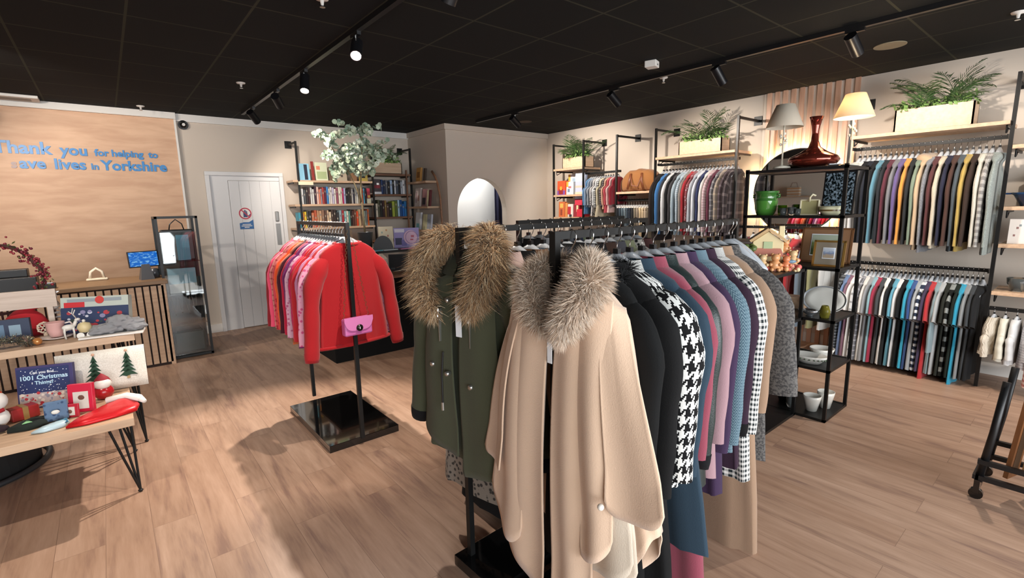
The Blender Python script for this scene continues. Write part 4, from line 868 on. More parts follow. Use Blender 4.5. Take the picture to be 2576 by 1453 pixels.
# ------------------------------------------------------------------ etagere
eb=thing('display_unit','tall black metal display shelf with lamps and a copper vase on top','shelf unit',(3.87,1.16,0)); DX,DY,HT=.44,.66,1.84; g=.011
for x in(0,DX):
    for y in(0,DY): MB().box(x-g,x+g,y-g,y+g,0,HT).build('post',BLK,eb)
for z in(.01,.385,.75,1.12,1.485,HT-.02):
    b=MB().box(-g,DX+g,-g,g,z-.01,z+.01).box(-g,DX+g,DY-g,DY+g,z-.01,z+.01).box(-g,g,0,DY,z-.01,z+.01).box(DX-g,DX+g,0,DY,z-.01,z+.01)
    b.box(0,DX,0,DY,z-.004,z+.006); b.build('shelf_frame',BLK if z<1.7 else BLKP,eb)
lb=thing('low_display_unit','low black display shelf with the cottage ornament on top','shelf unit',(3.30,1.36,0))
for x in(0,.54):
    for y in(0,.52): MB().box(x-g,x+g,y-g,y+g,0,1.12).build('post',BLK,lb)
for z in(.01,.385,.75,1.11): MB().box(-g,.54+g,-g,.52+g,z-.012,z+.01).build('shelf_frame',BLK,lb)
def lamp(lab,x,y,z,hs,lit):
    r=thing('table_lamp',lab,'lamp',(x,y,z)); IV=mat('ivory_metal','#e2dccb',.4)
    MB().lathe([(0,0),(.06,0),(.055,.012),(.01,.02),(.006,.06),(.006,hs)],seg=20,cap=(0,1)).build('stem',IV,r,smooth=True)
    m=MB()
    for k in range(7):
        a=2*PI*k/5; q=.02+.006*(k%2); m.ball((q*cos(a),q*sin(a),hs-.07-.013*k),.013,(.014,.008,.011),8)
    m.build('flower_ornament',IV,r,smooth=True)
    sh,nt,b=nmat('lamp_shade_'+('lit' if lit else 'plain')); b.inputs['Base Color'].default_value=lin('#f6eddd'); b.inputs['Roughness'].default_value=.9; b.inputs['Transmission Weight'].default_value=.0
    if 'Subsurface Weight' in b.inputs: pass
    tr=N(nt,'ShaderNodeBsdfTranslucent'); tr.inputs[0].default_value=lin('#f0e2cc'); mx=N(nt,'ShaderNodeMixShader'); mx.inputs[0].default_value=.45
    nt.links.new(b.outputs[0],mx.inputs[1]); nt.links.new(tr.outputs[0],mx.inputs[2]); nt.links.new(mx.outputs[0],nt.nodes['Material Output'].inputs[0])
    MB().lathe([(.125,hs-.03),(.062,hs+.13),(.060,hs+.13),(.123,hs-.03)],seg=36).build('lamp_shade',sh,r,smooth=True)
    MB().lathe([(.0,0),(.02,.01),(.024,.035),(.012,.055),(.0,.06)],(0,0,hs+.01),seg=12).build('bulb',mat('bulb_lit','#ffe6c0',.4,emit=14) if lit else mat('bulb_off','#e8e6e0',.3),r,smooth=True)
    return r
lamp('unlit cream table lamp on the corner of the tall display shelf, over the green pot' if 0 else 'unlit cream table lamp above the green pot on the display shelf',3.93,1.60,HT,.32,False)
lamp('lit cream table lamp beside the copper vase on the display shelf',4.17,1.235,HT,.36,True)
ld=bpy.data.lights.new('lamp_glow','POINT'); ld.energy=7; ld.color=(1,.78,.52); ld.shadow_soft_size=.04; lo=bpy.data.objects.new('lamp_glow',ld); C.objects.link(lo); lo.location=(4.17,1.235,HT+.44)
CU=mat('copper_glass','#8c3a2c',.08,.75,coat=.5)
v=thing('vase','copper coloured long-necked vase with a wide base on the display shelf','vase',(3.99,1.41,HT)); MB().lathe([(0,0),(.07,0),(.15,.02),(.165,.045),(.15,.07),(.09,.10),(.04,.135),(.024,.18),(.022,.24),(.032,.31),(.045,.345),(.042,.345),(.018,.24),(.018,.18),(0,.14)],seg=40).build('vase_body',CU,v,smooth=True)
p=thing('platter','dark bronze oval platter leaning behind the copper vase','platter',(4.12,1.50,HT+.0)); MB().lathe([(0,0),(.12,.004),(.14,.02),(.145,.022),(.12,.0),(0,-.006)],seg=32,cap=(0,0)).build('dish',mat('bronze','#4b3a2a',.25,.7),p,smooth=True); p.rotation_euler=(0,0,0)
o=MB().box(-.05,.05,-.035,.035,0,.006).build('price_card',MATS['tag_white'],None,loc=(3.95,1.26,HT+.0),rz=.4); tag(o,'small white card lying before the copper vase','card')
# shelf 1.49 contents
ZS=1.493; GG=mat('green_glaze','#4e8a38',.12,coat=.5); GD=mat('green_glaze_dark','#3c7030',.15,coat=.5)
pt=thing('stock_pot','glossy green ceramic pot on the upper display shelf','pot',(3.99,1.72,ZS)); 
MB().lathe([(0,0),(.062,0),(.078,.05),(.083,.11)],seg=32).build('pot_base',GG,pt,smooth=True); MB().lathe([(.083,.11),(.079,.125),(.077,.165),(.086,.172),(.086,.185),(.078,.185),(.07,.12),(0,.02)],seg=32).build('pot_rim',GD,pt,smooth=True)
for s in(-1,1): MB().tube([(0,s*.075,.135),(0,s*.10,.14),(0,s*.10,.155),(0,s*.078,.16)],.008,8).build('handle',GD,pt,smooth=True)
GL=mat('green_glass','#6f9a20',.05,trans=.75); CG=mat('clear_glass','#dfe8e8',.03,trans=.92)
def glass(lab,x,y,z,r,h,m,stem=False):
    o=thing('drinking_glass' if not stem else 'wine_glass',lab,'glass',(x,y,z)); pr=[(0,0),(r*.7,0),(r*.9,h*.3),(r,h),(r*.93,h),(r*.82,h*.3),(0,.012)] if not stem else [(0,0),(r*.8,.003),(.006,.01),(.006,h*.45),(r*.8,h*.55),(r,h*.8),(r*.85,h),(r*.8,h),(r*.9,h*.8),(r*.7,h*.58),(0,h*.48)]
    MB().lathe(pr,seg=24).build('bowl',m,o,smooth=True)
glass('green glass tumbler beside the green pot',3.96,1.585,ZS,.034,.075,GL); glass('larger green glass bowl before the cream tray',3.99,1.48,ZS,.042,.08,GL)
glass('small clear glass before the green tumbler',3.91,1.56,ZS,.026,.055,CG); glass('round clear glass before the green bowl',3.91,1.50,ZS,.03,.06,CG); glass('squat clear glass beside the cream tray',3.90,1.455,ZS,.022,.05,CG)
t_=thing('serving_tray','small square cream tray with a loop handle standing upright','tray',(3.94,1.395,ZS),-PI/2+.15); M=Matrix.Rotation(-.15,4,'X')
MB().box(-.055,.055,0,.012,0,.105,M).build('tray_base',mat('tray_olive','#a39c70',.4),t_); 
b=MB()
for a in((-.062,-.052,0,.115),(.052,.062,0,.115),(-.062,.062,0,.01),(-.062,.062,.105,.115)): b.box(a[0],a[1],-.012,.014,a[2],a[3],M)
b.build('rim',mat('tray_cream','#d6cdae',.4),t_,bevel=.003); MB().tube([(.0,-.005,.1),(.005,-.02,.13),(.02,-.02,.15),(.035,0,.14)],.007,8).build('handle',mat('tray_cream','#d6cdae'),t_,smooth=True)
cb=thing('butter_dish','cream oval dish with a brown band on the display shelf','dish',(3.94,1.255,ZS)); MB().lathe([(0,0),(.04,0),(.062,.03)],seg=30,sy=1.15).build('bowl',mat('cream_glaze','#dedbb8',.2),cb,smooth=True); MB().lathe([(.062,.03),(.063,.042)],seg=30,sy=1.15).build('band',mat('band_brown','#6b5a36',.3),cb,smooth=True); MB().lathe([(.063,.042),(.062,.06),(.05,.066),(0,.067)],seg=30,sy=1.15).build('lid',MATS['cream_glaze'],cb,smooth=True)
gp=thing('framed_picture','dark framed photo of trees and water leaning in the tall shelf','picture',(4.06,1.26,ZS),-PI/2); M=Matrix.Rotation(-.12,4,'X'); 
MB().box(-.10,.10,0,.015,0,.31,M).build('frame',BLKP,gp); pm,nt,b=nmat('lake_photo'); n=N(nt,'ShaderNodeTexNoise'); n.inputs['Scale'].default_value=14; r=N(nt,'ShaderNodeValToRGB'); r.color_ramp.elements[0].color=lin('#0c1416'); r.color_ramp.elements[1].color=lin('#93a6b5'); r.color_ramp.elements[0].position=.45; r.color_ramp.elements[1].position=.7; nt.links.new(n.outputs['Fac'],r.inputs[0]); nt.links.new(r.outputs[0],b.inputs['Base Color']); b.inputs['Roughness'].default_value=.08
MB().box(-.09,.09,-.002,.002,.01,.30,M).build('print',pm,gp)
# shelf 1.12
def frame(lab,x,y,z,w,h,fc,mount,pc,yaw,tilt=.2,inner=.3):
    r=thing('framed_picture',lab,'picture',(x,y,z),yaw); M=Matrix.Rotation(-tilt,4,'X'); q=.014
    b=MB(); b.box(-w/2,w/2,0,.016,0,q,M).box(-w/2,w/2,0,.016,h-q,h,M).box(-w/2,-w/2+q,0,.016,0,h,M).box(w/2-q,w/2,0,.016,0,h,M); b.build('frame',fc,r)
    MB().box(-w/2+q,w/2-q,.004,.01,q,h-q,M).build('mount',mat('m_'+mount[1:],mount,.7),r); i=inner
    MB().box(-w/2+w*i,w/2-w*i,.002,.0045,h*i,h*(1-i*.9),M).build('print_border',MATS['tag_white'],r)
    MB().box(-w/2+w*i+.006,w/2-w*i-.006,.0005,.0035,h*i+.006,h*(1-i*.9)-.006,M).build('print',pc,r); return r
def landscape(name,a,b_,c):
    m,nt,b=nmat(name); tc=N(nt,'ShaderNodeTexCoord'); sp=N(nt,'ShaderNodeSeparateXYZ'); nt.links.new(tc.outputs['Generated'],sp.inputs[0]); n=N(nt,'ShaderNodeTexNoise'); n.inputs['Scale'].default_value=5; nt.links.new(tc.outputs['Generated'],n.inputs['Vector'])
    r=N(nt,'ShaderNodeValToRGB'); e=r.color_ramp.elements; e[0].color=lin(a); e[1].color=lin(c); e[0].position=.35; e[1].position=.8; k=e.new(.55); k.color=lin(b_)
    nt.links.new(MT(nt,'ADD',MT(nt,'MULTIPLY',sp.outputs[2],.8),MT(nt,'MULTIPLY',n.outputs['Fac'],.3)),r.inputs[0]); nt.links.new(r.outputs[0],b.inputs['Base Color']); b.inputs['Roughness'].default_value=.3; return m
frame('small gold framed mountain watercolour on the display shelf',3.97,1.26,1.127,.20,.19,mat('gold_frame','#b9904e',.3,.7),'#8d8272',landscape('watercolour','#b7a58e','#7d93b8','#cfd9e6'),-PI/2+.05)
frame('larger brown framed landscape behind the mountain watercolour',4.2,1.36,1.127,.34,.27,mat('brown_frame','#6e4a2e',.4),'#8a6546',landscape('landscape2','#3d4a2c','#6d7a4a','#a9b3a0'),-PI/2+.05,inner=.2)
frame('wide pale mounted print behind the cottage ornament',3.80,1.72,1.122,.34,.2,mat('cream_frame','#d8cbb0',.4),'#c2a79d',landscape('floral_print','#b98d86','#c9a7a4','#d7c1bb'),-PI/2+.1,inner=.15)
# cottage ornament
ho=thing('cottage_ornament','painted ceramic cottage ornament with bears, flowers and a pink awning','ornament',(3.66,1.55,1.122),-1.1); ho.scale=(1.15,1.15,1.15)
CRM=mat('ceramic_cream','#dcc99a',.3); PKC=mat('ceramic_pink','#d98f80',.3); PCH=mat('ceramic_peach','#dc9f6d',.3); GRC=mat('ceramic_green','#5c6d3a',.35); GRL=mat('ceramic_mint','#a9b98c',.3); BLC=mat('ceramic_blue','#6d8aa0',.3)
m=MB(); pr=[(-.085,.10),(-.085,.17),(0,.235),(.085,.17),(.085,.10),(.085,0),(-.085,0)]; m.loft([[(x,-.05,z) for x,z in pr],[(x,.06,z) for x,z in pr]],cap=(1,1)); m.build('house',CRM,ho,bevel=.004)
for s in(-1,1): MB().box(0,.125,-.065,.075,-.008,.008,T(0,0,.247)@Matrix.Rotation(s*.64 if s>0 else PI-.64,4,'Y')).build('roof',mat('ceramic_tan','#c4a070',.35),ho)
MB().box(.06,.09,-.01,.03,.19,.265).build('chimney',CRM,ho,bevel=.003); MB().box(-.025,.025,-.056,-.048,.125,.17).build('window',GRL,ho)
m=MB(); m.loft([[(-.07,-.05,.125),(.07,-.05,.125)],[(-.085,-.10,.085),(.085,-.10,.085)]],closed=False); o=m.build('awning',PKC,ho); so=o.modifiers.new('s','SOLIDIFY'); so.thickness=.006
rr=random.Random(9); m=MB()
for k in range(9): m.ball((-.105+rr.uniform(-.02,.03),rr.uniform(-.06,.0),.10+rr.uniform(0,.05)),.022,seg=8)
m.build('bush',GRC,ho,smooth=True)
for k,(x,y,z,s_) in enumerate([(-.14,-.08,.0,.9),(-.09,-.12,.0,1),(-.03,-.14,0,1.1),(.04,-.13,.0,1.15),(.10,-.10,.0,1),(.14,-.05,.02,1.1),(.10,-.02,.10,.9),(-.17,-.03,.0,.8)]):
    m=MB(); m.ball((x,y,z+.03*s_),.03*s_,(.026*s_,.024*s_,.03*s_),10); m.ball((x,y-.006,z+.07*s_),.021*s_,seg=10)
    for s in(-1,1): m.ball((x+s*.016*s_,y,z+.087*s_),.007*s_,seg=6); m.ball((x+s*.022*s_,y-.018*s_,z+.035*s_),.009*s_,seg=6); m.ball((x+s*.016*s_,y-.024*s_,z+.008*s_),.010*s_,seg=6)
    m.build('bear_figure',[PCH,mat('ceramic_orange','#d2835a',.3),mat('ceramic_sand','#dab98a',.3)][k%3],ho,smooth=True)
m=MB(); 
for k in range(120): m.cur=k%4; x_=rr.uniform(-.175,.175); y_=rr.uniform(-.14,.0); m.ball((x_,y_,max(.008,.09+y_*.55)*rr.uniform(.3,1)),rr.uniform(.008,.017),seg=6)
m.cur=0; m.build('flowers',[PKC,CRM,PCH,mat('ceramic_red','#c8605a',.3)],ho,smooth=True)
MB().lathe([(.16,0),(.185,.006),(.18,.014),(0,.014)],seg=30,sy=.8).build('ground_plate',GRL,ho,smooth=True); MB().ball((.12,-.09,.055),.03,(.035,.02,.012),10).build('basket_lid',BLC,ho,smooth=True)
# .75 shelf : platters, blue glass etc
WP=mat('porcelain','#dedcd4',.15,coat=.3); GP=mat('plate_grey','#8c9094',.2)
def plate(lab,x,y,z,r,yaw,tilt,m,rim=None,sy=1,name='plate'):
    o=thing(name,lab,'plate',(x,y,z+r*cos(tilt)*sy),0); Mx=RZ(yaw)@Matrix.Rotation(PI/2-tilt,4,'X')
    MB().lathe([(0,.0),(r*.65,0),(r,.018),(r,.023),(r*.64,.006),(0,.006)],seg=32,sy=sy).xf(Mx).build('dish',m,o,smooth=True)
    if rim: MB().lathe([(r*.98,.0235),(r*.9,.019),(r*.9,.016)],seg=32,sy=sy).xf(Mx).build('rim_band',rim,o,smooth=True)
plate('large white oval platter leaning on the middle display shelf',4.12,1.30,.757,.15,-PI/2,.35,WP,GP,sy=.7,name='platter'); plate('grey rimmed plate standing on the low display unit',3.72,1.62,.76,.115,-1.2,.3,WP,GP); 
bk=thing('wicker_basket','small wicker basket of ornaments on the low display unit','basket',(3.47,1.50,.76)); MB().lathe([(0,0),(.06,0),(.085,.07),(.08,.07),(.055,.01),(0,.01)],seg=24).build('basket_body',woodmat('wicker','#8d6b3c','#c9a566',14),bk,smooth=True)
m=MB(); 
for k in range(10): m.ball((rr.uniform(-.05,.05),rr.uniform(-.05,.05),.07+rr.uniform(0,.03)),.022,seg=8)
m.build('contents',mat('gold_bits','#b99a5c',.4),bk,smooth=True)
lv=thing('tea_light_holder','small green and amber glass holder on the middle display shelf','candle holder',(3.95,1.24,.757)); MB().lathe([(0,0),(.03,0),(.035,.05),(.022,.09),(.018,.09),(.03,.05),(0,.01)],seg=20).build('glass_body',mat('amber_glass','#8a8436',.1,trans=.5),lv,smooth=True)
sj=thing('sauce_boat','small silver sauce boat on the middle display shelf','sauce boat',(3.93,1.33,.757)); MB().lathe([(0,0),(.02,.0),(.012,.01),(.035,.03),(.042,.05),(.038,.05),(0,.02)],seg=20,sy=1.5).build('bowl',mat('silver','#c9ced2',.15,.9),sj,smooth=True); MB().tube([(0,.05,.045),(0,.08,.05),(0,.07,.02),(0,.045,.02)],.004,6).build('handle',MATS['silver'],sj,smooth=True)
# wooden boxes under the frames, at .75 in the back
o=MB().box(-.06,.06,-.09,.09,0,.09).build('wooden_box',OAK,None,loc=(4.2,1.55,.757)); tag(o,'plain wooden box behind the white oval platter','box')
# .385 shelf
def dish(nm,lab,x,y,z,r,h,m,sy=1,band=None):
    o=thing(nm,lab,'dish',(x,y,z)); MB().lathe([(0,0),(r*.6,0),(r*.95,h*.8),(r,h),(r*.93,h),(r*.55,.012),(0,.012)],seg=32,sy=sy).build('bowl',m,o,smooth=True)
    if band:
        q=MB()
        for k in range(24): a=2*PI*k/24; q.ball((r*.93*cos(a),r*.93*sy*sin(a),h*.62),.006,seg=6)
        q.build('leaf_pattern',band,o,smooth=True)
dish('oven_dish','white oval dish with a green leaf border on the display shelf',3.99,1.33,.392,.085,.06,WP,1.5,mat('leaf_border','#5c6b58',.4)); dish('mixing_bowl','plain white bowl behind the leaf bordered dish',4.15,1.30,.392,.085,.085,WP); dish('gravy_dish','white serving dish behind the oval dish',4.05,1.62,.392,.08,.06,WP,1.3)
dish('white_jug','white jug on the low display unit',3.62,1.55,.392,.05,.13,WP)
o=MB().box(-.08,.08,-.05,.05,0,.012).build('menu_card',MATS['tag_white'],None,loc=(3.93,1.50,.392)); tag(o,'white card lying beside the leaf bordered dish','card')
# floor shelf
dish('plant_pot','white ribbed plant pot at the foot of the display shelf',4.0,1.29,.017,.062,.12,WP); dish('plant_pot','smooth white plant pot behind the ribbed one',4.13,1.24,.017,.06,.13,WP); dish('saucepan','dark glass saucepan on the bottom display shelf',4.05,1.50,.017,.07,.09,mat('dark_glass','#1d2022',.1,trans=.3)); glass('clear storage jar beside the dark saucepan',3.95,1.42,.017,.035,.11,CG)
# ------------------------------------------------------------------ striped panel and round mirror
sp_=thing('wall_striped_panel',None,None,(XW,1.76,0)); struct(sp_); PEACH=woodmat('peach_wood','#c79a80','#d9b096',3,axis='Z'); CRS=mat('stripe_cream','#d8cdc0',.7)
m=MB(); n=11; w_=.95/n
m.box(-.012,-.001,0,.95,0,ZC-.001); struct(m.build('panel_back',CRS,sp_))
m=MB()
for i in range(n): m.box(-.035,-.012,i*w_,i*w_+w_*.52,0,ZC-.001)
struct(m.build('panel_slats',PEACH,sp_))
rm=thing('round_mirror','large round backlit mirror on the striped wall panel','mirror',(6.0,2.27,1.70),-PI/2)
MIR=mat('mirror_glass','#dfe3e3',.02,1)
MB().tube([(0,0,0),(0,.012,0)],.46,48).build('glass',MIR,rm); MB().tube([(.465*cos(a),.006,.465*sin(a)) for a in [2*PI*k/64 for k in range(65)]],.008,6,cap=False).build('rim',BLKP,rm,smooth=True)
MB().tube([(.435*cos(a),.024,.435*sin(a)) for a in [2*PI*k/64 for k in range(65)]],.007,6,cap=False).build('led_strip',mat('led_warm','#ffd9a0',.5,emit=260),rm); MB().tube([(0,.012,0),(0,.045,0)],.3,32).build('mount',BLKP,rm)
# ------------------------------------------------------------------ holdall, toys, kitchenware
hd_=thing('holdall','tan canvas holdall with brown leather handles on the oak shelf','bag',(5.76,4.16,1.77),-PI/2); TAN=fabric('#8a5a2e'); LTH=mat('brown_leather','#6d3c22',.5)
rings=[]
for k in range(13):
    t=-1+2*k/12; x=.30*t; h=.30*(1-abs(t)**3*.45); w=.13*(1-abs(t)**4*.4); rings.append([(x,w*math.copysign(abs(cos(a))**.6,cos(a)),h/2+h/2*math.copysign(abs(sin(a))**.75,sin(a))+.01*sin(k*2+a)) for a in [2*PI*j/20 for j in range(20)]])
m=MB(); m.loft(rings,cap=(1,1)); m.build('bag_body',TAN,hd_,smooth=True)
for s in(-1,1): MB().tube([(s*.09,-.128,.24),(s*.1,-.15,.14),(s*.13,-.145,.03)] ,.018,8,ry=.006).build('handle',LTH,hd_,smooth=True)
MB().tube([(-.09,-.12,.24),(-.05,-.16,.08),(.05,-.165,.06),(.09,-.12,.24)],.012,8,ry=.005).build('grab_strap',LTH,hd_,smooth=True)
YW=-PI/2
def fb(nm,lab,cat,x,y,z,w,h,c,marks=(),d=.05,tilt=.03): return flatbook(nm,lab,cat,x,y,z,w,h,d,c,yaw=YW,marks=marks,tilt=tilt)
fb('toy_bag','orange and purple toy bag beside the column','toy',5.66,5.62,1.765,.17,.22,'#d8532e',[('#7a4a9a',0,1,0,.32),('#8d2a2a',.2,.75,.05,.42),('#e8a43c',.35,.6,.35,.6)],d=.09)
fb('toy_box','white box with a blue bird picture behind the orange toy bag','toy',5.68,5.45,1.765,.15,.2,'#cfd6dd',[('#6a7f9c',.2,.5,.2,.45),('#d9a23c',0,.3,.6,1),('#b0686d',.3,.7,.5,.65)]); fb('activity_box','yellow and white activity box on the toy shelf','toy',5.8,5.45,1.765,.3,.32,'#dfe2e4',[('#e0b04a',0,.15,0,1),('#9fb7cc',.3,.8,.6,.8)])
fb('board_game','tall blue pink striped toy box by the children rail','toy',5.66,5.22,1.60,.2,.48,'#b3bcd8',[('#d9c5ae',0,1,.35,.42),('#d8b7a4',0,1,.55,.62),('#c6d3e6',0,1,.75,.95),('#c4344a',0,1,0,.2)]) 
fb('picture_book','orange book with a yellow square at the toy shelf end','book',5.65,5.60,1.42,.13,.24,'#c86a3c',[('#e8b45a',.2,.75,.6,.88),('#8a4030',.3,.6,.1,.5)]); fb('picture_book','narrow orange brown book beside the yellow square book','book',5.65,5.50,1.42,.05,.22,'#cf8a4a'); fb('picture_book','white and red picture book on the low toy shelf','book',5.65,5.41,1.42,.11,.2,'#d9cfc8',[('#b3303a',.0,.6,.2,.8),('#2c2a2e',.3,.8,.0,.2)]); fb('picture_book','dark red picture book on the low toy shelf','book',5.66,5.29,1.42,.12,.2,'#8d2a34',[('#d8d0a0',.5,.8,.4,.9)])
tb=thing('red_toy_case','bright red toy case on the low toy shelf','toy',(5.72,5.2,1.42)); MB().box(-.08,.08,-.07,.07,0,.12).build('case_body',mat('toy_red','#c22a3e',.35),tb,bevel=.015); MB().tube([(0,-.04,.12),(0,-.03,.16),(0,.03,.16),(0,.04,.12)],.008,8).build('handle',MATS['toy_red'],tb,smooth=True)
cs=thing('casserole_dish','dark blue oval casserole dish on the kitchenware shelf','dish',(5.72,.36,1.52)); MB().lathe([(0,0),(.09,0),(.125,.09),(.14,.10),(.135,.11),(.118,.1),(.08,.012),(0,.012)],seg=32,sy=1.3).build('bowl',mat('blue_enamel','#1d3a62',.15,coat=.4),cs,smooth=True)
for s in(-1,1): MB().box(-.04,.04,s*.185-.02,s*.185+.02,.095,.108).build('handle',MATS['blue_enamel'],cs,bevel=.004)
fb('white_box','white upright box behind the blue casserole','box',5.88,.3,1.52,.22,.26,'#d5d4d2'); fb('storage_box','floral white storage box on the kitchenware shelf','box',5.66,.44,1.22,.15,.2,'#d9d2cb',[('#8d6a66',.2,.28,.3,.38),('#8d6a66',.6,.68,.5,.58),('#7d8a8e',.4,.48,.7,.78),('#8d6a66',.3,.38,.6,.68)],d=.14); fb('storage_box','rust orange ribbed storage box on the kitchenware shelf','box',5.67,.26,1.22,.17,.17,'#b4532a',[('#c86a3c',0,1,.62,.7)],d=.14)
for i,(y,r,l) in enumerate(((.42,.07,'clear cut glass bowl on the low kitchenware shelf'),(.27,.08,'wide clear glass bowl beside the cut glass bowl'),(.12,.06,'small clear glass bowl beyond the wide one'))):
    o=thing('glass_bowl',l,'bowl',(5.70,y,.83)); MB().lathe([(0,0),(r*.5,0),(r*.9,.06),(r,.11),(r*.95,.11),(r*.45,.012),(0,.012)],seg=24).build('bowl',CG,o,smooth=True)
dish('ceramic_ornament','cream scalloped ornament on the topmost kitchenware shelf',5.7,.4,2.0,.07,.14,WP)
# clothes trolley in front of the baby rail
tr_=thing('print_trolley','black wheeled trolley of boards and frames on the floor','trolley',(3.44,.30,0)); 
b=MB(); 
for (x0,x1,y0,y1,z) in ((-.012,.012,-.85,0,.11),(.33,.354,-.85,0,.11),(-.012,.354,-.012,.012,.11),(-.012,.354,-.86,-.84,.11),(-.012,.012,-.85,0,.2),(.33,.354,-.85,0,.2)): b.box(x0,x1,y0,y1,z,z+.025)
b.build('base_frame',BLKP,tr_)
for k,y in enumerate((-.012,-.22,-.43,-.64)):
    for s,x in((0,0),(1,.34)): MB().tube([(x,y,.1),(x+.015,y-.03,.38),(x+.03,y-.05,.66)],.011,8,ry=.017).build('divider',BLKP,tr_,smooth=True)
for x in(0,.34):
    for y in(-.01,-.82):
        w=MB(); w.tube([(x-.012,y,.03),(x+.012,y,.03)],.03,16); w.box(x-.018,x+.018,y-.012,y+.012,.03,.11); w.build('caster',BLKG,tr_)
BRD=woodmat('walnut_board','#6b4023','#8d5c36',3,axis='Z')
for i,(dx,dy,w_,h,m_,l) in enumerate(((.10,-.12,.10,.56,BRD,'tall walnut board standing in the trolley'),(.2,-.18,.11,.54,woodmat('tan_board','#a37b50','#c39a6a',3,axis='Z'),'tall tan board beside the walnut board in the trolley'),(.12,-.33,.10,.6,BLKP,'black framed board in the middle of the trolley'),(.16,-.52,.10,.55,woodmat('red_board','#6a3020','#84442e',3,axis='Z'),'reddish board at the far side of the trolley'))):
    r=thing('wooden_board',l,'board',(3.44+dx,.30+dy,.137),-.3); MB().box(-w_/2,w_/2,-.01,.01,0,h,Matrix.Rotation(.08,4,'X')).build('board',m_,r); MB().box(-w_/2+.02,w_/2-.02,-.0115,-.009,.03,h-.03,Matrix.Rotation(.08,4,'X')).build('inset',mat('inset_dark','#4a3524',.5) if i%2==0 else OAK,r)
# ------------------------------------------------------------------ till counter
co=thing('till_counter','slatted oak till counter with a dark worktop','counter',(-.8,6.26,0)); DS=mat('slat_gap','#2a1a14',.8); CT=woodmat('worktop','#6d5138','#86694a',3)
MB().box(-1.4,1.17,.03,.62,0,.87).build('carcass',DS,co); m=MB(); k=0; x=-1.4
while x<1.16: m.box(x,x+.047,.0,.03,.03,.86); x+=.062
m.build('slats',OAK,co); MB().box(1.17,1.21,0,.62,0,.875).build('end_panel',OAK,co); MB().box(-1.42,1.23,-.02,.64,.875,.915).build('worktop',CT,co,bevel=.004)
MB().box(-1.4,1.17,.015,.03,0,.04).build('plinth',DS,co)
ts=thing('till_screen','blue lit till screen on a grey stand at the counter end','screen',(.27,6.47,.915),.18); MB().box(-.135,.135,-.01,.01,.13,.30,Matrix.Rotation(-.15,4,'X')).build('bezel',BLKP,ts,bevel=.004)
sm_,nt,b=nmat('screen_blue'); n=N(nt,'ShaderNodeTexNoise'); n.inputs['Scale'].default_value=9; r=N(nt,'ShaderNodeValToRGB'); r.color_ramp.elements[0].color=lin('#1668c8'); r.color_ramp.elements[1].color=lin('#7fc0f0'); r.color_ramp.elements[0].position=.5; r.color_ramp.elements[1].position=.68
nt.links.new(n.outputs['Fac'],r.inputs[0]); nt.links.new(r.outputs[0],b.inputs['Emission Color']); b.inputs['Emission Strength'].default_value=.9; b.inputs['Base Color'].default_value=(0,0,0,1); b.inputs['Roughness'].default_value=.2
MB().box(-.125,.125,-.0125,-.009,.14,.29,Matrix.Rotation(-.15,4,'X')).build('display',sm_,ts); m=MB(); m.loft([[(-.06,-.05,0),(.06,-.05,0),(.06,.05,0),(-.06,.05,0)],[(-.03,.0,.16),(.04,.0,.16),(.04,.03,.16),(-.03,.03,.16)]],cap=(1,1)); m.build('stand',mat('stand_grey','#5d5f64',.35,.4),ts)
cu=thing('card_reader','small grey card reader beside the till screen','card reader',(.35,6.62,.915)); MB().lathe([(0,0),(.045,0),(.04,.09),(0,.1)],seg=20).build('reader_body',MATS['stand_grey'],cu,smooth=True)
tt=thing('tote_bag','cream tote bag lying on the counter with its handles standing up','bag',(-.14,6.80,.916)); MB().box(-.09,.09,-.04,.04,0,.022).build('bag_body',fabric('#d9cbb5'),tt,bevel=.01)
for yy in(-.02,.025): MB().tube([(-.06,yy,.015),(-.045,yy,.09),(0,yy,.125),(.045,yy,.09),(.06,yy,.015)],.012,6,ry=.004).build('handle',fabric('#e3d9c6'),tt,smooth=True)
pr_=thing('receipt_printer','black receipt printer and card terminal on the counter','printer',(-.62,6.42,.915)); MB().box(-.2,.06,-.1,.12,0,.13).box(-.2,.0,-.02,.12,.13,.2).build('casing',BLKP,pr_,bevel=.006); MB().box(.07,.18,-.06,.03,.0,.05).build('terminal',BLKP,pr_,bevel=.006); MB().box(.09,.16,-.04,.0,.05,.055).build('terminal_screen',mat('pale_screen','#aab2c4',.3),pr_)
# ------------------------------------------------------------------ glass display cabinet
gc=thing('display_cabinet','tall narrow glass display cabinet with a black frame by the counter','display cabinet',(.41,6.42,0)); W_,D_,HH=.365,.36,1.57; g=.012
for x in(0,W_):
    for y in(0,D_): MB().box(x-g,x+g,y-g,y+g,0,HH).build('post',BLK,gc)
for z in(.02,HH-.012): MB().box(-g,W_+g,-g,D_+g,z-.012,z+.012).build('frame_rail' if z>1 else 'cabinet_base',BLK,gc) if z<1 else MB().box(-g,W_+g,-g,g,z-g,z+g).box(-g,W_+g,D_-g,D_+g,z-g,z+g).box(-g,g,0,D_,z-g,z+g).box(W_-g,W_+g,0,D_,z-g,z+g).build('frame_rail',BLK,gc)
GLS=bpy.data.materials.new('cabinet_glass'); GLS.use_nodes=True; nt=GLS.node_tree; nt.nodes.clear(); o_=N(nt,'ShaderNodeOutputMaterial'); t1=N(nt,'ShaderNodeBsdfTransparent'); g1=N(nt,'ShaderNodeBsdfGlossy'); g1.inputs['Roughness'].default_value=.02; fz=N(nt,'ShaderNodeFresnel'); fz.inputs[0].default_value=1.6; mx=N(nt,'ShaderNodeMixShader'); t1.inputs[0].default_value=(.92,.95,.95,1)
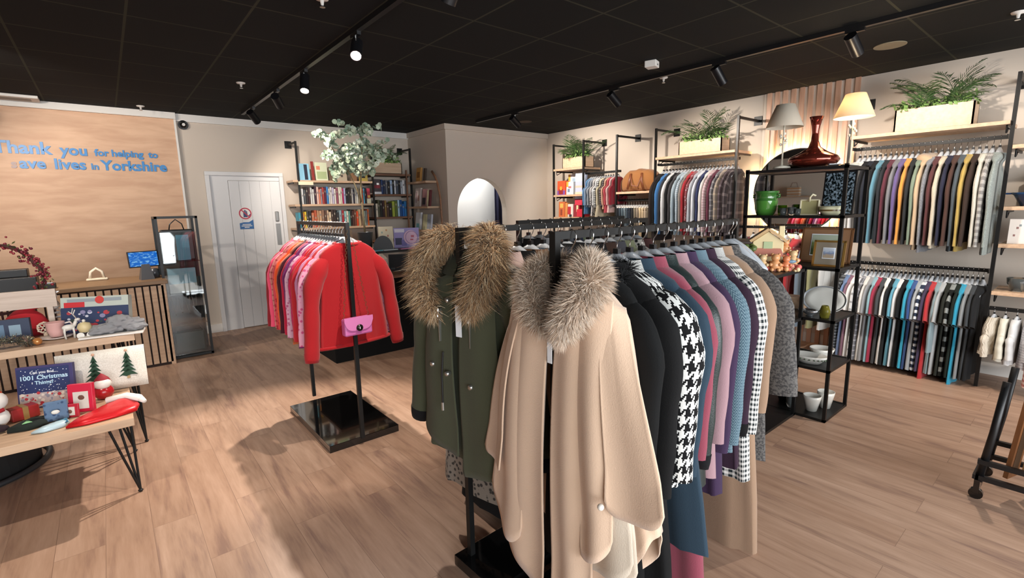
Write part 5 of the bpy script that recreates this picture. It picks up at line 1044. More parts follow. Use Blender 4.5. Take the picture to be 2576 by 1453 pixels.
nt.links.new(MT(nt,'ADD',MT(nt,'MULTIPLY',fz.outputs[0],.9),.03),mx.inputs[0]); nt.links.new(t1.outputs[0],mx.inputs[1]); nt.links.new(g1.outputs[0],mx.inputs[2]); nt.links.new(mx.outputs[0],o_.inputs[0])
MB().box(g,W_-g,-.004,.0,.04,1.40).build('glass_door',GLS,gc); MB().box(g,W_-g,D_-.004,D_,.04,1.40).build('back_panel',mat('cab_back','#2c2724',.6),gc)
for z in(.38,.72,1.08): MB().box(g,W_-g,.01,D_-.01,z-.006,z).build('glass_shelf',GLS,gc)
hb2=thing('handbag','black structured handbag at the top of the glass cabinet','handbag',(.41+.185,6.58,1.085)); MB().box(-.15,.15,-.05,.05,0,.34).build('bag_body',mat('bag_black','#121213',.4),hb2,bevel=.012)
MB().tube([(-.07,-.03,.33),(-.055,-.03,.40),(0,-.03,.45),(.055,-.03,.40),(.07,-.03,.33)],.006,8).build('handle',MATS['bag_black'],hb2,smooth=True); MB().box(-.02,.1,-.054,-.05,.0,.28).build('scarf_panel',mat('pale_blue_cloth','#5f93ab',.7),hb2)
hb3=thing('handbag','dark green leather handbag at the foot of the glass cabinet','handbag',(.59,6.57,.034)); MB().box(-.15,.15,-.05,.05,0,.24).build('bag_body',mat('bag_green','#2a3029',.45),hb3,bevel=.02); MB().tube([(-.14,-.02,.2),(-.10,-.03,.30),(.10,-.03,.30),(.14,-.02,.2)],.006,8).build('strap',MATS['bag_green'],hb3,smooth=True)
nb=thing('necklace_board','black display board with silver necklaces in the glass cabinet','display board',(.59,6.58,.385)); MB().box(-.15,.15,0,.012,0,.3,Matrix.Rotation(-.2,4,'X')).build('board',mat('velvet_black','#111013',.9),nb)
for i in range(4):
    x=-.1+.065*i; M=Matrix.Rotation(-.2,4,'X'); m=MB(); m.tube([(x-.02,-.005,.28),(x-.012,-.005,.17),(x,-.005,.09+.02*(i%2)),(x+.012,-.005,.17),(x+.02,-.005,.28)],.0022,5); m.ball((x,-.007,.085+.02*(i%2)),.008,seg=8); m.xf(M); m.build('necklace',CHR,nb)
o=MB().box(-.13,.13,-.06,.06,0,.1).build('white_gift_box',WHT,None,loc=(.59,6.57,.725)); tag(o,'white gift box on the middle shelf of the glass cabinet','box'); o=MB().box(-.13,.13,-.05,.05,0,.17).build('pale_clutch',mat('pale_blue_leather','#8fb3c4',.4),None,loc=(.59,6.57,.83)); o.location.z=.826; tag(o,'pale blue clutch bag standing on the white gift box','bag')
# ------------------------------------------------------------------ nest of christmas tables
def hairpin(x,y,h,dx,dy,parent):
    m=MB(); 
    for (a,b_) in((dx,0),(0,dy),(dx*.55,dy*.55)): m.tube([(x,y,.012),(x-a*.5,y-b_*.5,h*.5),(x-a,y-b_,h)],.0065,8)
    m.ball((x,y,.009),.013,(.013,.013,.009),8); m.build('leg',BLK,parent)
def table(lab,x0,x1,y0,y1,z,th=.045):
    r=thing('table',lab,'table',((x0+x1)/2,(y0+y1)/2,0)); X=(x1-x0)/2; Y=(y1-y0)/2
    MB().box(-X,X,-Y,Y,z-th,z).build('table_top',OAK,r,bevel=.003)
    for sx in(-1,1):
        for sy in(-1,1): hairpin(sx*(X-.02),sy*(Y-.06),z-th,sx*.10,sy*.12,r)
    return r
table('low oak table with hairpin legs holding Christmas gifts',-1.25,-.01,3.37,4.12,.47); table('higher oak table with hairpin legs holding the pink mug',-1.30,.06,4.13,4.84,.80)
bs=thing('display_stand','round black metal plant stand on the floor under the low table','stand',(-.92,4.42,0)); m=MB(); m.tube([(.44*cos(a),.44*sin(a),.02) for a in [2*PI*k/48 for k in range(49)]],.018,8,cap=False); m.build('ring_base',mat('dull_black','#26272a',.5),bs,smooth=True); MB().lathe([(0,.0),(.40,.0),(.40,.10),(.36,.20),(0,.22)],seg=48).build('drum',mat('drum_black','#09090a',.8),bs,smooth=False)
ZU=.802
# jigsaw box
jb=flatbook('jigsaw_box','Christmas jigsaw box with a snowy night picture on the higher table','jigsaw box',-.14,4.36,ZU,.40,.25,.05,'#b7c0b8',yaw=-.45,tilt=.18,marks=(('#2c3a5c',0,1,0,.72,'night_print'),('#c53038',.05,.35,.72,.86,'red_banner'),('#8f99a0',.1,.9,.86,.95,'top_print')))
M=Matrix.Rotation(-.18,4,'X'); m=MB(); m.cur=0
rr=random.Random(4)
for k in range(46): 
    m.cur=k%4; x=rr.uniform(-.17,.17); z=rr.uniform(.02,.15); s=rr.uniform(.006,.02); m.quadv([tuple(M@Vector((x+s*cos(a),-.0025-.0001*k*.1,z+s*.8*sin(a)))) for a in [2*PI*q/8 for q in range(8)]])
m.cur=0; m.build('village_print',[mat('print_snow','#c9ccd8',.6),mat('print_red','#b03a44',.6),mat('print_green','#3a4a44',.6),mat('print_mauve','#8a86a8',.6)],jb); MB().tube([tuple(M@Vector((.03,-.0015,.225))),tuple(M@Vector((.03,-.004,.225)))],.026,20).build('round_badge',mat('badge_red','#c9403a',.5),jb)
# grey knit hat
def blobmesh(pts,amp,sc,seed,seg=20): pass
kh=thing('knitted_hat','crumpled pale grey knitted hat on a white tray','hat',(-.03,4.22,ZU+.012),-.15); m=MB(); KG=fabric('#b4b5ba','cable','',.03)
for (cx,cy,cz,sx,sy,sz) in((-.04,0,.03,.11,.07,.032),(.05,.01,.055,.10,.07,.035),(.02,.0,.085,.07,.05,.028),(.10,-.01,.03,.07,.06,.03),(-.09,-.02,.018,.06,.05,.018)):
    rings=[]
    for i in range(1,24):
        a=PI*i/24; ring=[]
        for j in range(64):
            t=2*PI*j/64; q=Vector((cx+sx*sin(a)*cos(t),cy+sy*sin(a)*sin(t),cz-sz*cos(a))); w=1+.28*noise.noise(q*38)+.10*noise.noise(q*140)
            ring.append((cx+(q.x-cx)*w,cy+(q.y-cy)*w,max(.001,cz+(q.z-cz)*w)))
        rings.append(ring)
    m.loft(rings,cap=(1,1))
m.build('hat_body',KG,kh,smooth=True)
o=MB().box(-.17,.17,-.07,.07,0,.012).build('white_tray',WHT,None,loc=(-.05,4.20,ZU),rz=-.15,bevel=.003); tag(o,'flat white tray under the grey knitted hat','tray')
PM=mat('pink_porcelain','#d8a9a4',.2,coat=.3)
mg=thing('mug','pink and white mug standing on the higher table','mug',(-.34,4.36,ZU+.012)); MB().lathe([(0,0),(.032,0),(.045,.04),(.05,.09),(.052,.095),(.047,.092),(.04,.03),(0,.01)],seg=32).build('mug_body',PM,mg,smooth=True); MB().tube([(.045,0,.08),(.075,0,.085),(.09,0,.06),(.075,0,.035),(.045,0,.028)],.006,8).build('handle',mat('mug_white','#e8dcd6',.2),mg,smooth=True)
sc_=thing('saucer','white saucer with a pink rim under the mug','saucer',(-.34,4.36,ZU)); MB().lathe([(0,0),(.05,0),(.085,.010),(.085,.013),(.045,.004),(0,.004)],seg=32).build('dish',MATS['mug_white'],sc_,smooth=True)
dr=thing('reindeer_figure','white reindeer figurine beside the jigsaw box','figurine',(-.27,4.27,ZU),.2); m=MB(); WF=mat('figure_white','#dedad2',.4)
m.ball((0,0,.075),.02,(.035,.018,.02),10); m.tube([(.028,0,.08),(.042,0,.115)],[.012,.008],8); m.ball((.05,0,.12),.01,(.016,.009,.009),8)
for a in(-.022,.022):
    for b_ in(-.01,.01): m.tube([(a,b_,.07),(a*1.1,b_,.035),(a,b_,0)],[.007,.004,.005],6)
for s in(-1,1): m.tube([(.045,s*.004,.128),(.03,s*.02,.16),(.04,s*.035,.19)],.003,5); m.tube([(.033,s*.018,.155),(.015,s*.03,.175)],.0025,5)
m.build('reindeer_body',WF,dr,smooth=True)
cr=thing('carriage_ornament','small white and gold carriage ornament before the jigsaw box','ornament',(-.19,4.24,ZU)); m=MB(); m.lathe([(.0,.03),(.03,.04),(.04,.07),(.03,.095),(0,.105)],seg=12); m.build('cabin',mat('cream_gold','#d3c294',.4),cr,smooth=True)
for s in(-1,1): MB().tube([(s*.025,-.03,.02),(s*.025,-.024,.02)],.02,14).build('wheel',WF,cr)
MB().ball((0,0,.112),.01).build('finial',WF,cr,smooth=True)
# wooden sign and nativity box
ws=thing('wooden_sign','whitewashed wooden sign with a round green motif over the higher table','sign',(-.56,4.55,ZU),-.08); WW=woodmat('whitewash','#b9a596','#cdbcae',4); MB().box(-.24,.24,-.012,.012,.19,.31).build('sign_board',WW,ws)
for s in(-1,1): MB().box(s*.2-.015,s*.2+.015,-.01,.01,0,.19).build('sign_leg',WW,ws)
m=MB().tube([(-.16,-.014,.25),(-.16,-.018,.25)],.05,24); m.build('round_motif',mat('motif_green','#59603f',.6),ws); MB().ball((-.16,-.02,.235),.02,(.02,.004,.018),10).build('motif_face',WF,ws)
flatbook('picture_block','dark blue nativity picture block under the whitewashed sign','picture',-.57,4.40,ZU,.22,.15,.04,'#1f2c48',yaw=-.1,tilt=.05,marks=(('#5a7690',.25,.45,.1,.8,'figure_print'),('#7f97a8',.55,.8,.3,.75,'figure_print'),('#1b5a78',.0,.25,.5,.9,'sky_print')))
sf=thing('snowflake_ornament','wooden snowflake ornament beside the nativity block','ornament',(-.40,4.47,ZU+.06)); SFM=mat('snow_wood','#d6c2ac',.6); m=MB()
for k in range(6): m.box(-.004,.004,-.004,.004,0,.042,Matrix.Rotation(k*PI/3,4,'Y')); m.box(-.013,.013,-.004,.004,.024,.03,Matrix.Rotation(k*PI/3,4,'Y'))
m.tube([(.036*cos(a),0,.036*sin(a)) for a in [2*PI*k/24 for k in range(25)]],.004,6,cap=False); m.build('snowflake',SFM,sf); MB().box(-.01,.01,-.01,.01,-.06,-.04).box(-.003,.003,-.003,.003,-.045,-.035).build('stand',SFM,sf)
st=thing('spring_tree','white coiled wire Christmas tree topped with a silver star','ornament',(-.34,4.62,ZU)); pts=[((.055*(1-t)+.004)*cos(t*44),(.055*(1-t)+.004)*sin(t*44),.02+.22*t) for t in [k/150 for k in range(151)]]; MB().tube(pts,.0045,6).build('coil',mat('coil_white','#c9cdd0',.4,.3),st,smooth=True); MB().cyl(0,0,0,.24,.003).build('stem',CHR,st)
m=MB(); P5=[((.034 if k%2==0 else .014)*sin(PI*k/5),(.034 if k%2==0 else .014)*cos(PI*k/5)) for k in range(10)]; m.loft([[(x,-.004,.27+z) for x,z in P5],[(x,.004,.27+z) for x,z in P5]],cap=(1,1)); m.build('star',mat('silver_star','#e6e8ec',.2,.6),st)
# wreath
wr=thing('wreath','twig wreath of dark red berries and green leaves behind the sign','wreath',(-.62,4.74,ZU+.38),.1); rr=random.Random(3); tw_=MB(); R_=.235
for k in range(5): tw_.tube([((R_+rr.uniform(-.01,.01))*cos(a)+.01*sin(9*a+k),rr.uniform(-.01,.01)+.01*cos(7*a+k),(R_)*sin(a)+.008*sin(11*a+k*2)) for a in [2*PI*j/40 for j in range(41)]],.005,5,cap=False)
tw_.build('twig_ring',mat('twig','#4a2a24',.8),wr); be=MB(); le=MB(); 
for k in range(380):
    a=rr.uniform(-.9,PI+.9); rr_i=R_+rr.gauss(0,.022); c=Vector((rr_i*cos(a),rr.gauss(0,.02),rr_i*sin(a)))
    if k%3: be.cur=k%2; be.ball(c,rr.uniform(.006,.011),seg=6)
    else:
        d=Vector((rr.gauss(0,1),rr.gauss(0,1),rr.gauss(0,1))).normalized(); u=d.orthogonal().normalized(); s=rr.uniform(.02,.04); i=len(le.v); le.v+=[tuple(c),tuple(c+d*s*.5+u*s*.25),tuple(c+d*s),tuple(c+d*s*.5-u*s*.25)]; le.cur=k%2; le.face([i,i+1,i+2,i+3])
be.cur=0; le.cur=0; be.build('berries',[mat('berry_dark','#6d2030',.4),mat('berry_red','#93303a',.4)],wr,smooth=True)['kind']='stuff'; le.build('leaves',[mat('wreath_green','#5f6b3c',.6),mat('wreath_red','#7d2b35',.6)],wr); MB().box(-.006,.006,-.006,.006,-.38,.22).build('support_rod',mat('twig','#4a2a24'),wr)
rs=thing('santa_hat','red Christmas hat with white trim lying behind the wreath','hat',(-.50,4.62,ZU)); MB().lathe([(.0,.0),(.11,.0),(.12,.07),(.09,.13),(.05,.17),(0,.19)],seg=24,sy=.7).build('felt',mat('felt_red','#b3202a',.9),rs,smooth=True); MB().ball((.15,-.0,.19),.035,seg=12).build('bobble',mat('bobble_white','#dccfc4',.9),rs,smooth=True); MB().tube([(0,0,.18),(.08,0,.2),(.14,0,.19)],[.03,.022,.015],8).build('tip',mat('felt_red','#b3202a'),rs,smooth=True)
rr=random.Random(8); m=MB(); path=[(-.95,4.22,.85),(-.8,4.2,.86),(-.68,4.25,.85),(-.58,4.2,.86),(-.48,4.24,.84),(-.46,4.17,.835)]
for k in range(900):
    i=rr.randrange(5); c=Vector(path[i]).lerp(Vector(path[i+1]),rr.random()); d=Vector((rr.gauss(0,1),rr.gauss(0,1),rr.gauss(0,1))).normalized(); e=c+d*rr.uniform(.02,.045); e.z=max(e.z,.803); u=d.orthogonal().normalized()*.0018; q=len(m.v); m.v+=[tuple(c-u),tuple(c+u),tuple(e+u),tuple(e-u)]; m.face([q,q+1,q+2,q+3])
o=m.build('tinsel_garland',mat('tinsel','#b9b6a8',.2,.9)); tag(o,'silver tinsel garland heaped on the higher table before the nativity block','garland')
for k,(x,y,l) in enumerate(((-.42,4.20,'orange amber glass bauble beside the tinsel'),(-.455,4.27,'gold glass bauble behind the amber one'))):
    o=MB().ball((0,0,.024),.024,seg=16).build('bauble',[mat('amber','#c9884e',.1,.4),mat('gold_b','#c2a468',.12,.7)][k],None,smooth=True,loc=(x,y,ZU)); tag(o,l,'bauble')
# ---- low table things
ZL=.472
cq=thing('cushion','white Christmas cushion with two dark green fir trees','cushion',(-.13,4.02,ZL),-.08); M=Matrix.Rotation(-.22,4,'X'); rings=[]; n=14
def cush(w,h,d):
    m=MB(); A=[];B=[]
    for i in range(n+1):
        for s,L_ in((-1,A),(1,B)):
            row=[]
            for j in range(n+1):
                u=-1+2*i/n; v=-1+2*j/n; t=(1-u**4)*(1-v**4); k=1-.05*(1-abs(u)**2)*(abs(v)**3); k2=1-.05*(1-abs(v)**2)*abs(u)**3
                row.append(tuple(M@Vector((w*v*k2,s*d*max(0,t)**.55,h+h*u*k))))
            L_.append(row)
    m.loft(A,closed=False); m.loft([r[::-1] for r in B],closed=False); return m
cush(.225,.135,.062).build('cushion_cover',fabric('#ddd8cf','marl','#cfc9bf'),cq,smooth=True)
for x in(-.035,.13):
    m=MB()
    for k in range(5):
        z0=.08+.028*k; w=.05-.008*k; 
        pts=[(-w,z0),(-w*.6,z0+.006),(-w*.2,z0-.003),(w*.3,z0+.005),(w,z0),(0,z0+.045)]
        m.loft([[tuple(M@Vector((x+a,-.064,b_))) for a,b_ in pts],[tuple(M@Vector((x+a,-.05,b_))) for a,b_ in pts]],cap=(1,1))
    t=m.build('fir_tree_patch',mat('fir_green','#23402f',.9),cq); MB().ball(tuple(M@Vector((x,-.06,.245))),.009,seg=8).build('star_patch',mat('star_gold','#d2a58a',.5),t); MB().box(x-.008,x+.008,-.063,-.05,.062,.08,M).build('tree_trunk',mat('trunk_tan','#a58b66',.8),t)
bk_=flatbook('christmas_book','dark blue Christmas hunt book standing on the low table','book',-.40,3.93,ZL,.27,.25,.03,'#3b3566',yaw=-.32,tilt=.15,marks=(('#222f5e',.02,.93,.02,.95,'night_cover'),('#b9aaa8',.03,.92,.03,.36,'village_print')))
M=Matrix.Rotation(-.15,4,'X'); rr=random.Random(6); m=MB()
for k in range(70): 
    m.cur=0; x=rr.uniform(-.12,.11); z=rr.uniform(.09,.23); s=rr.uniform(.0012,.003); m.quadv([tuple(M@Vector((x+s*cos(a),-.0022,z+s*sin(a)))) for a in [2*PI*q/6 for q in range(6)]])
m.build('snow_dots',MATS['tag_white'],bk_); m=MB()
for k in range(60): 
    m.cur=k%3; x=rr.uniform(-.12,.11); z=rr.uniform(.015,.09); s=rr.uniform(.004,.010); m.quadv([tuple(M@Vector((x+s*cos(a),-.0024-.00001*k,z+s*sin(a)))) for a in [2*PI*q/8 for q in range(8)]])
m.cur=0; m.build('characters_print',[mat('print_red2','#b5303a',.6),mat('print_cream','#ddd0c4',.6),mat('print_grey','#8d8a96',.6)],bk_)
LB=mat('title_blue','#bfe0f2',.4)
def bt_(tx,size,z,m_): text_obj('title_text',tx,size,m_,bk_,M@T(-.005,-.0022,z)@RX,.0006,size*.02,'CENTER')
bt_('Can you find...',.022,.205,MATS['tag_white']); bt_('1001 Christmas',.036,.170,LB); bt_('Things?',.030,.140,LB)
gn=thing('gnome_ornament','round red and white gnome ornament before the fir tree cushion','ornament',(-.135,3.86,ZL)); RG=mat('gnome_red','#a01820',.25); MB().ball((0,0,.045),.05,(.052,.05,.048),16).build('gnome_body',RG,gn,smooth=True); MB().ball((0,-.012,.10),.04,(.045,.038,.035),16).build('beard',WF,gn,smooth=True); MB().lathe([(.045,.105),(.035,.13),(.012,.155),(0,.165)],seg=20).build('gnome_hat',mat('gnome_hat_red','#8d1a28',.7),gn,smooth=True)
rf=thing('photo_frame','bright pink-red photo frame holding a small portrait card','photo frame',(-.24,3.68,ZL),-.42); M=Matrix.Rotation(-.12,4,'X'); PR=mat('frame_pink','#c8203f',.35); MB().box(-.06,.06,-.0,.03,0,.165,M).build('frame',PR,rf,bevel=.002); MB().box(-.035,.04,-.0015,.001,.02,.12,M).build('portrait_card',mat('card_cream','#d2cac0',.6),rf); MB().ball(tuple(M@Vector((.005,-.002,.085))),.015,(.016,.002,.016),10).build('portrait_print',mat('print_brown','#6d4638',.6),rf)
rf=thing('photo_frame','tiny dark red photo frame before the pink-red frame','photo frame',(-.285,3.62,ZL),-.42); MB().box(-.038,.038,0,.015,0,.075,M).build('frame',mat('frame_red','#b01c30',.35),rf,bevel=.002); MB().box(-.02,.022,-.0015,.001,.012,.06,M).build('mount',MATS['card_cream'],rf); MB().ball(tuple(M@Vector((0,-.002,.034))),.01,(.01,.002,.012),8).build('portrait_print',MATS['print_brown'],rf)
# red sequinned hat lying flat
rh=thing('sequinned_hat','flat red sequinned Christmas hat with white trim at the table edge','hat',(-.13,3.56,ZL),.35); RS,nt,b=nmat('red_sequins'); vo=N(nt,'ShaderNodeTexVoronoi'); vo.inputs['Scale'].default_value=160; tc=N(nt,'ShaderNodeTexCoord'); nt.links.new(tc.outputs['Object'],vo.inputs['Vector']); bp=N(nt,'ShaderNodeBump'); bp.inputs['Strength'].default_value=.8; bp.inputs['Distance'].default_value=.004; nt.links.new(vo.outputs['Color'],bp.inputs['Height']); nt.links.new(bp.outputs['Normal'],b.inputs['Normal']); b.inputs['Base Color'].default_value=lin('#d81e26'); b.inputs['Metallic'].default_value=.4; b.inputs['Roughness'].default_value=.35
def flatshape(pts,h,seg=10,ys=1):
    pts=[(a,b*ys) for a,b in pts]
    m=MB(); c=Vector((sum(p[0] for p in pts)/len(pts),sum(p[1] for p in pts)/len(pts),0)); rings=[]
    for t,z in((1,0),(1.0,h*.4),(.93,h*.8),(.6,h),(.1,h*1.05)): rings.append([(c.x+(p[0]-c.x)*t,c.y+(p[1]-c.y)*t,z+(.006*sin(p[0]*90+p[1]*60)*(t<.99)*(t>.2))+.001) for p in pts])
    m.loft(rings,cap=(1,1)); return m
flatshape([(-.20,-.04),(-.12,-.07),(0,-.085),(.10,-.085),(.15,-.03),(.17,.05),(.14,.09),(.05,.08),(-.05,.04),(-.14,.0)],.028,ys=1.5).build('hat_cone',RS,rh,smooth=True); MB().tube([(.175,-.05,.02),(.18,.03,.024),(.15,.11,.026),(.06,.15,.024)],[.012,.022,.026,.02],10).build('white_trim',mat('plush_white','#e3ddd6',.9),rh,smooth=True); MB().tube([(.16,-.02,.035),(.14,.09,.036),(.05,.13,.03)],.016,10).build('trim_fold',MATS['plush_white'],rh,smooth=True)
# penguin pack, socks, snowman
pg=thing('christmas_socks','black novelty socks with a green tree motif on the low table','socks',(-.44,3.63,ZL),.1); flatshape([(-.10,-.05),(-.02,-.08),(.06,-.06),(.05,0),(.07,.07),(.0,.09),(-.05,.05),(-.06,0)],.03).build('sock_body',fabric('#1d2420'),pg,smooth=True); m=flatshape([(-.04,-.05),(.0,-.045),(-.02,.0)],.006); m.xf(T(0,0,.031)); m.build('tree_motif',mat('mint','#8dc28a',.7),pg)
bp_=thing('gift_pack','blue snowman gift pack on the low table','gift pack',(-.34,3.62,ZL),.0); MB().box(-.05,.05,-.02,.03,.0,.11,Matrix.Rotation(-.25,4,'X')).build('pack_body',fabric('#2f4364','floral','#5d7490'),bp_,bevel=.008); MB().ball((-.0,-.035,.06),.014,(.018,.005,.012),10).build('snow_motif',WF,bp_,smooth=True)
bp2=thing('gift_sachet','white and teal fish-shaped sachet at the low table edge','gift pack',(-.36,3.50,ZL),.25); flatshape([(-.08,-.01),(-.03,-.04),(.05,-.035),(.08,.01),(.04,.045),(-.03,.035)],.022).build('sachet_body',mat('teal_white','#b6cdd6',.3),bp2,smooth=True); m=flatshape([(.02,-.03),(.07,-.02),(.075,.02),(.03,.04)],.010); m.xf(T(0,0,.016)); m.build('teal_end',mat('teal','#2d6f8c',.3),bp2,smooth=True)
sn=thing('snowman_plush','white snowman plush with an orange hat at the table edge','plush toy',(-.60,3.70,ZL),-.2); MB().ball((0,0,.06),.06,(.075,.06,.06),16).build('plush_body',MATS['plush_white'],sn,smooth=True); MB().ball((.02,-.01,.155),.055,(.062,.055,.055),16).build('plush_head',MATS['plush_white'],sn,smooth=True); MB().lathe([(.05,.195),(.035,.215),(0,.225)],(.01,0,0),seg=16).build('plush_hat',mat('orange_felt','#c8502a',.8),sn,smooth=True)
MB().ball((.04,-.065,.16),.011,seg=8).build('eye',BLKP,sn,smooth=True); MB().tube([(.01,-.06,.15),(-.01,-.085,.145)],[.009,.002],8).build('nose',mat('carrot','#d9742a',.5),sn); MB().tube([(.06,-.02,.11),(.02,-.06,.10),(-.05,-.05,.1)],.014,8).build('scarf',mat('scarf_red','#b3202a',.9),sn,smooth=True)
MB().ball((.04,-.07,.02),.03,(.05,.03,.02),10).build('foot',fabric('#2a1d22'),sn,smooth=True)
o=thing('red_parcel','red and gold wrapped parcel behind the snowman plush','gift',(-.49,3.80,ZL),.4); MB().box(-.06,.06,-.04,.04,0,.07).build('parcel_body',mat('wrap_red','#9a2a28',.3),o,bevel=.006); MB().box(-.012,.012,-.042,.042,0,.072).build('ribbon',mat('wrap_gold','#b9935a',.3,.5),o)
# ------------------------------------------------------------------ ceiling fittings and track lights
def track(lab,x,y0,y1,lead=None):
    r=thing('lighting_track',lab,'track',(x,y0,ZC)); MB().box(-.018,.018,0,y1-y0,-.035,-.001).build('channel',BLKP,r); return r
track('black lighting track running from the door wall towards the camera',1.47,.8,6.98); track('black lighting track parallel to the jumper rail',4.25,-1.2,5.9)
LENS=mat('lens_lit','#fff4e6',.4,emit=30)
def spot(lab,x,y,aim,energy,size=1.15,blend=.6,col=(1,.89,.78),mesh=True,rad=.025):
    p=Vector((x,y,ZC-.13)); d=(Vector(aim)-p).normalized()
    if mesh:
        r=thing('track_spotlight',lab,'spotlight',(x,y,ZC-.035)); Q=d.to_track_quat('-Z','Y').to_matrix().to_4x4(); c=Vector((0,0,-.10))
        MB().box(-.014,.014,-.06,.06,-.022,0).build('adapter',BLKP,r); MB().cyl(0,0,-.06,-.02,.006,seg=8).build('swivel',CHR,r)
        M=T(*c)@Q; b=MB(); b.lathe([(0,.075),(.04,.075),(.04,-.085),(.034,-.085),(.034,-.055)],seg=28); b.xf(M); b.build('lamp_head',mat('spot_black','#17171a',.35,.2),r,smooth=True).data.set_sharp_from_angle(angle=.6)
        b=MB(); b.lathe([(.034,-.06),(0,-.06)],seg=28); b.xf(M); b.build('lens',LENS,r)
    ld=bpy.data.lights.new('spot_light','SPOT'); ld.energy=energy; ld.spot_size=size; ld.spot_blend=blend; ld.color=col; ld.shadow_soft_size=rad
    lo=bpy.data.objects.new('spot_light',ld); C.objects.link(lo); lo.location=Vector((x,y,ZC-.135))+d*.10; lo.rotation_euler=d.to_track_quat('-Z','Y').to_euler()
K=1.0
spot('track spotlight with glowing lens, nearest along the door track' if 0 else 'first track spotlight with a glowing lens over the floor',1.47,3.42,(.2,1.2,0),130*K); spot('second track spotlight with a glowing lens, aimed at the red rack',1.47,4.55,(.8,3.3,.0),400*K)
spot('dark track spotlight aimed at the bookcase, next after the glowing pair',1.47,5.42,(2.7,7.4,1.6),150*K); spot('dark track spotlight at the end of the door track',1.47,6.45,(2.6,7.55,1.6),22*K)
spot('twin-looking dark track spotlight above the display shelf',4.25,1.30,(5.9,1.0,1.3),125*K,1.7); spot('dark track spotlight aimed at the shirt rail',4.25,3.44,(5.9,3.2,1.4),170*K,1.7); spot('dark track spotlight at the column end of the long track',4.25,5.05,(5.9,5.2,1.6),190*K,1.7)
# spotlights added as ambient fill, mostly out of frame
spot('added fill spotlight, out of view, aimed at the coat racks',1.47,1.2,(1.4,2.0,.8),60*K); spot('added fill spotlight, out of view, aimed at the red rack',1.47,2.2,(1.3,3.6,.6),170*K)
spot('added fill spotlight beyond the display shelf aimed at the coats',4.25,.3,(3.2,.6,.2),120*K); spot('added fill spotlight aimed at the kitchenware shelves',4.25,-.6,(5.7,.2,.8),110*K,1.7)
spot('added fill spotlight over the open floor aimed at the jumper rail',4.25,2.3,(5.7,1.9,1.0),110*K,1.7)
for i,(x,y,ax,ay,az) in enumerate(((-.9,4.6,-.5,7.5,1.8),(-.9,5.6,.4,7.5,1.4),(-.9,2.6,-.5,3.9,.6))): spot(['added fill spotlight washing the timber panel','added fill spotlight over the till counter','added fill spotlight over the Christmas tables'][i],x,y,(ax,ay,az),(95,95,120)[i]*K,1.5)
spot('added fill spotlight over the aisle before the white door',-.9,6.2,(.9,5.5,0),130*K,1.6)  # extra unseen spotlight added to brighten the aisle floor
track('black lighting track over the till counter',-.9,-1.0,6.4)
def areal(name,loc,rot,sx,sy,e,col):
    ld=bpy.data.lights.new(name,'AREA'); ld.shape='RECTANGLE'; ld.size=sx; ld.size_y=sy; ld.energy=e; ld.color=col; o=bpy.data.objects.new(name,ld); C.objects.link(o); o.location=loc; o.rotation_euler=rot; return o
areal('window_daylight',(1.0,Y0-.3,1.4),(PI/2,0,0),7,2.3,480,(.93,.97,1.0))
ld=bpy.data.lights.new('fitting_room_light','POINT'); ld.energy=55; ld.color=(.95,.98,1); ld.shadow_soft_size=.15; lo=bpy.data.objects.new('fitting_room_light',ld); C.objects.link(lo); lo.location=(4.9,6.85,2.6)
wd=bpy.data.worlds.new('world'); bpy.context.scene.world=wd; wd.use_nodes=True; bg=wd.node_tree.nodes['Background']; bg.inputs[0].default_value=(.85,.92,1,1); bg.inputs[1].default_value=1.2
# detectors, sprinklers, speaker disc, camera dome, vent
o=thing('smoke_detector','square white detector box on the black ceiling','detector',(3.83,2.69,ZC),.3); MB().box(-.05,.05,-.05,.05,-.055,-.001).build('housing',WHT,o,bevel=.006); MB().box(-.008,.008,-.053,-.05,-.04,-.03).build('indicator',BLKP,o)
for x,y,l in((4.40,2.95,'small white sprinkler beside the square detector box'),(1.16,5.44,'small white sprinkler between the door and the door track'),(1.13,3.07,'small white sprinkler beside the first glowing spotlight'),(.47,7.2,'small white sprinkler above the timber panel'),(4.9,.55,'small white sprinkler beyond the ceiling speaker disc')):
    o=thing('sprinkler',l,'sprinkler',(x,y,ZC)); MB().lathe([(.04,-.001),(.036,-.01),(.012,-.014),(.008,-.04),(.0,-.042)],seg=20).build('rose',WHT,o,smooth=True); MB().cyl(0,0,-.052,-.048,.016,seg=12).build('deflector',CHR,o)
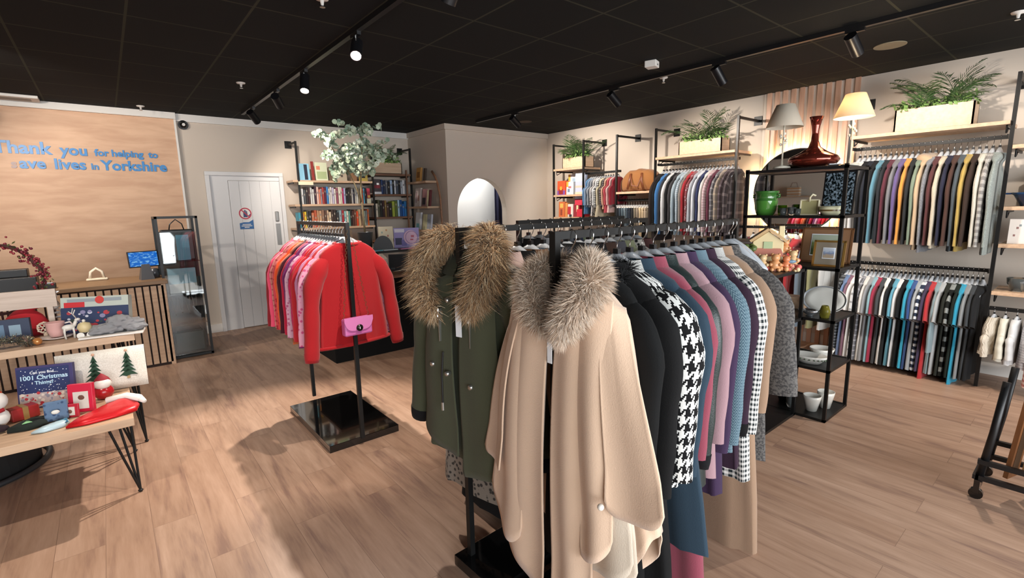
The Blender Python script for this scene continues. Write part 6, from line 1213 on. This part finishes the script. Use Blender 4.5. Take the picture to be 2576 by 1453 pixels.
o=thing('ceiling_speaker','flat round pale speaker disc set in the black ceiling','speaker',(5.05,1.29,ZC)); MB().cyl(0,0,-.006,-.001,.11,seg=40).build('grille_disc',mat('speaker_beige','#8a8068',.8),o)
o=thing('ceiling_disc','small round brown disc set in the ceiling by the column','speaker',(4.9,5.6,ZC)); MB().cyl(0,0,-.006,-.001,.1,seg=32).build('grille_disc',mat('speaker_brown','#3a2c1c',.8),o)
o=thing('security_camera','small black dome security camera beside the timber panel','camera',(.90,YB,2.69)); MB().tube([(0,0,0),(0,-.03,0)],.055,28).build('mount_ring',BLKP,o); MB().ball((0,-.03,0),.042,(.042,.035,.042),16).build('dome',BLKG,o,smooth=True); MB().tube([(0,-.058,0),(0,-.066,0)],.018,16).build('camera_lens',WHT,o)
o=thing('ceiling_vent','white rectangular ceiling vent near the timber panel','vent',(-.62,7.28,ZC)); MB().box(-.28,.24,-.12,.12,-.03,-.001).build('vent_body',WHT,o,bevel=.006); MB().box(-.22,.18,-.07,.07,-.032,-.029).build('vent_slot',mat('vent_grey','#8f8f8a',.6),o)

# opposite wall, seen in the round mirror
r=thing('wall_shelf','oak shelf on the far side wall carrying a woven bag','shelf',(X0+.16,6.0,1.7)); MB().box(-.15,.15,-.6,.6,0,.03).build('board',OAK,r)
r=thing('handbag','beige striped handbag on the far side wall shelf','handbag',(X0+.17,5.9,1.73)); MB().box(-.06,.06,-.18,.18,0,.26).build('bag_body',fabric('#b98b62','stripe','#cfc4b5',.08),r,bevel=.02); MB().tube([(0,-.1,.25),(0,-.06,.38),(0,.06,.38),(0,.1,.25)],.007,8).build('handle',MATS['brown_leather'],r,smooth=True)
# ------------------------------------------------------------------ unique labels
seen={}
for o in bpy.data.objects:
    l=o.get('label')
    if l and o.parent is None: seen.setdefault(l.lower(),[]).append(o)
for l,os_ in seen.items():
    if len(os_)>1 and not os_[0].get('group'): print('DUPLABEL',l,len(os_))
    if len(l.split())>16: print('LONG',l)
cy=bpy.context.scene.cycles; cy.max_bounces=8; cy.diffuse_bounces=3; cy.adaptive_threshold=.02; cy.caustics_reflective=False; cy.caustics_refractive=False
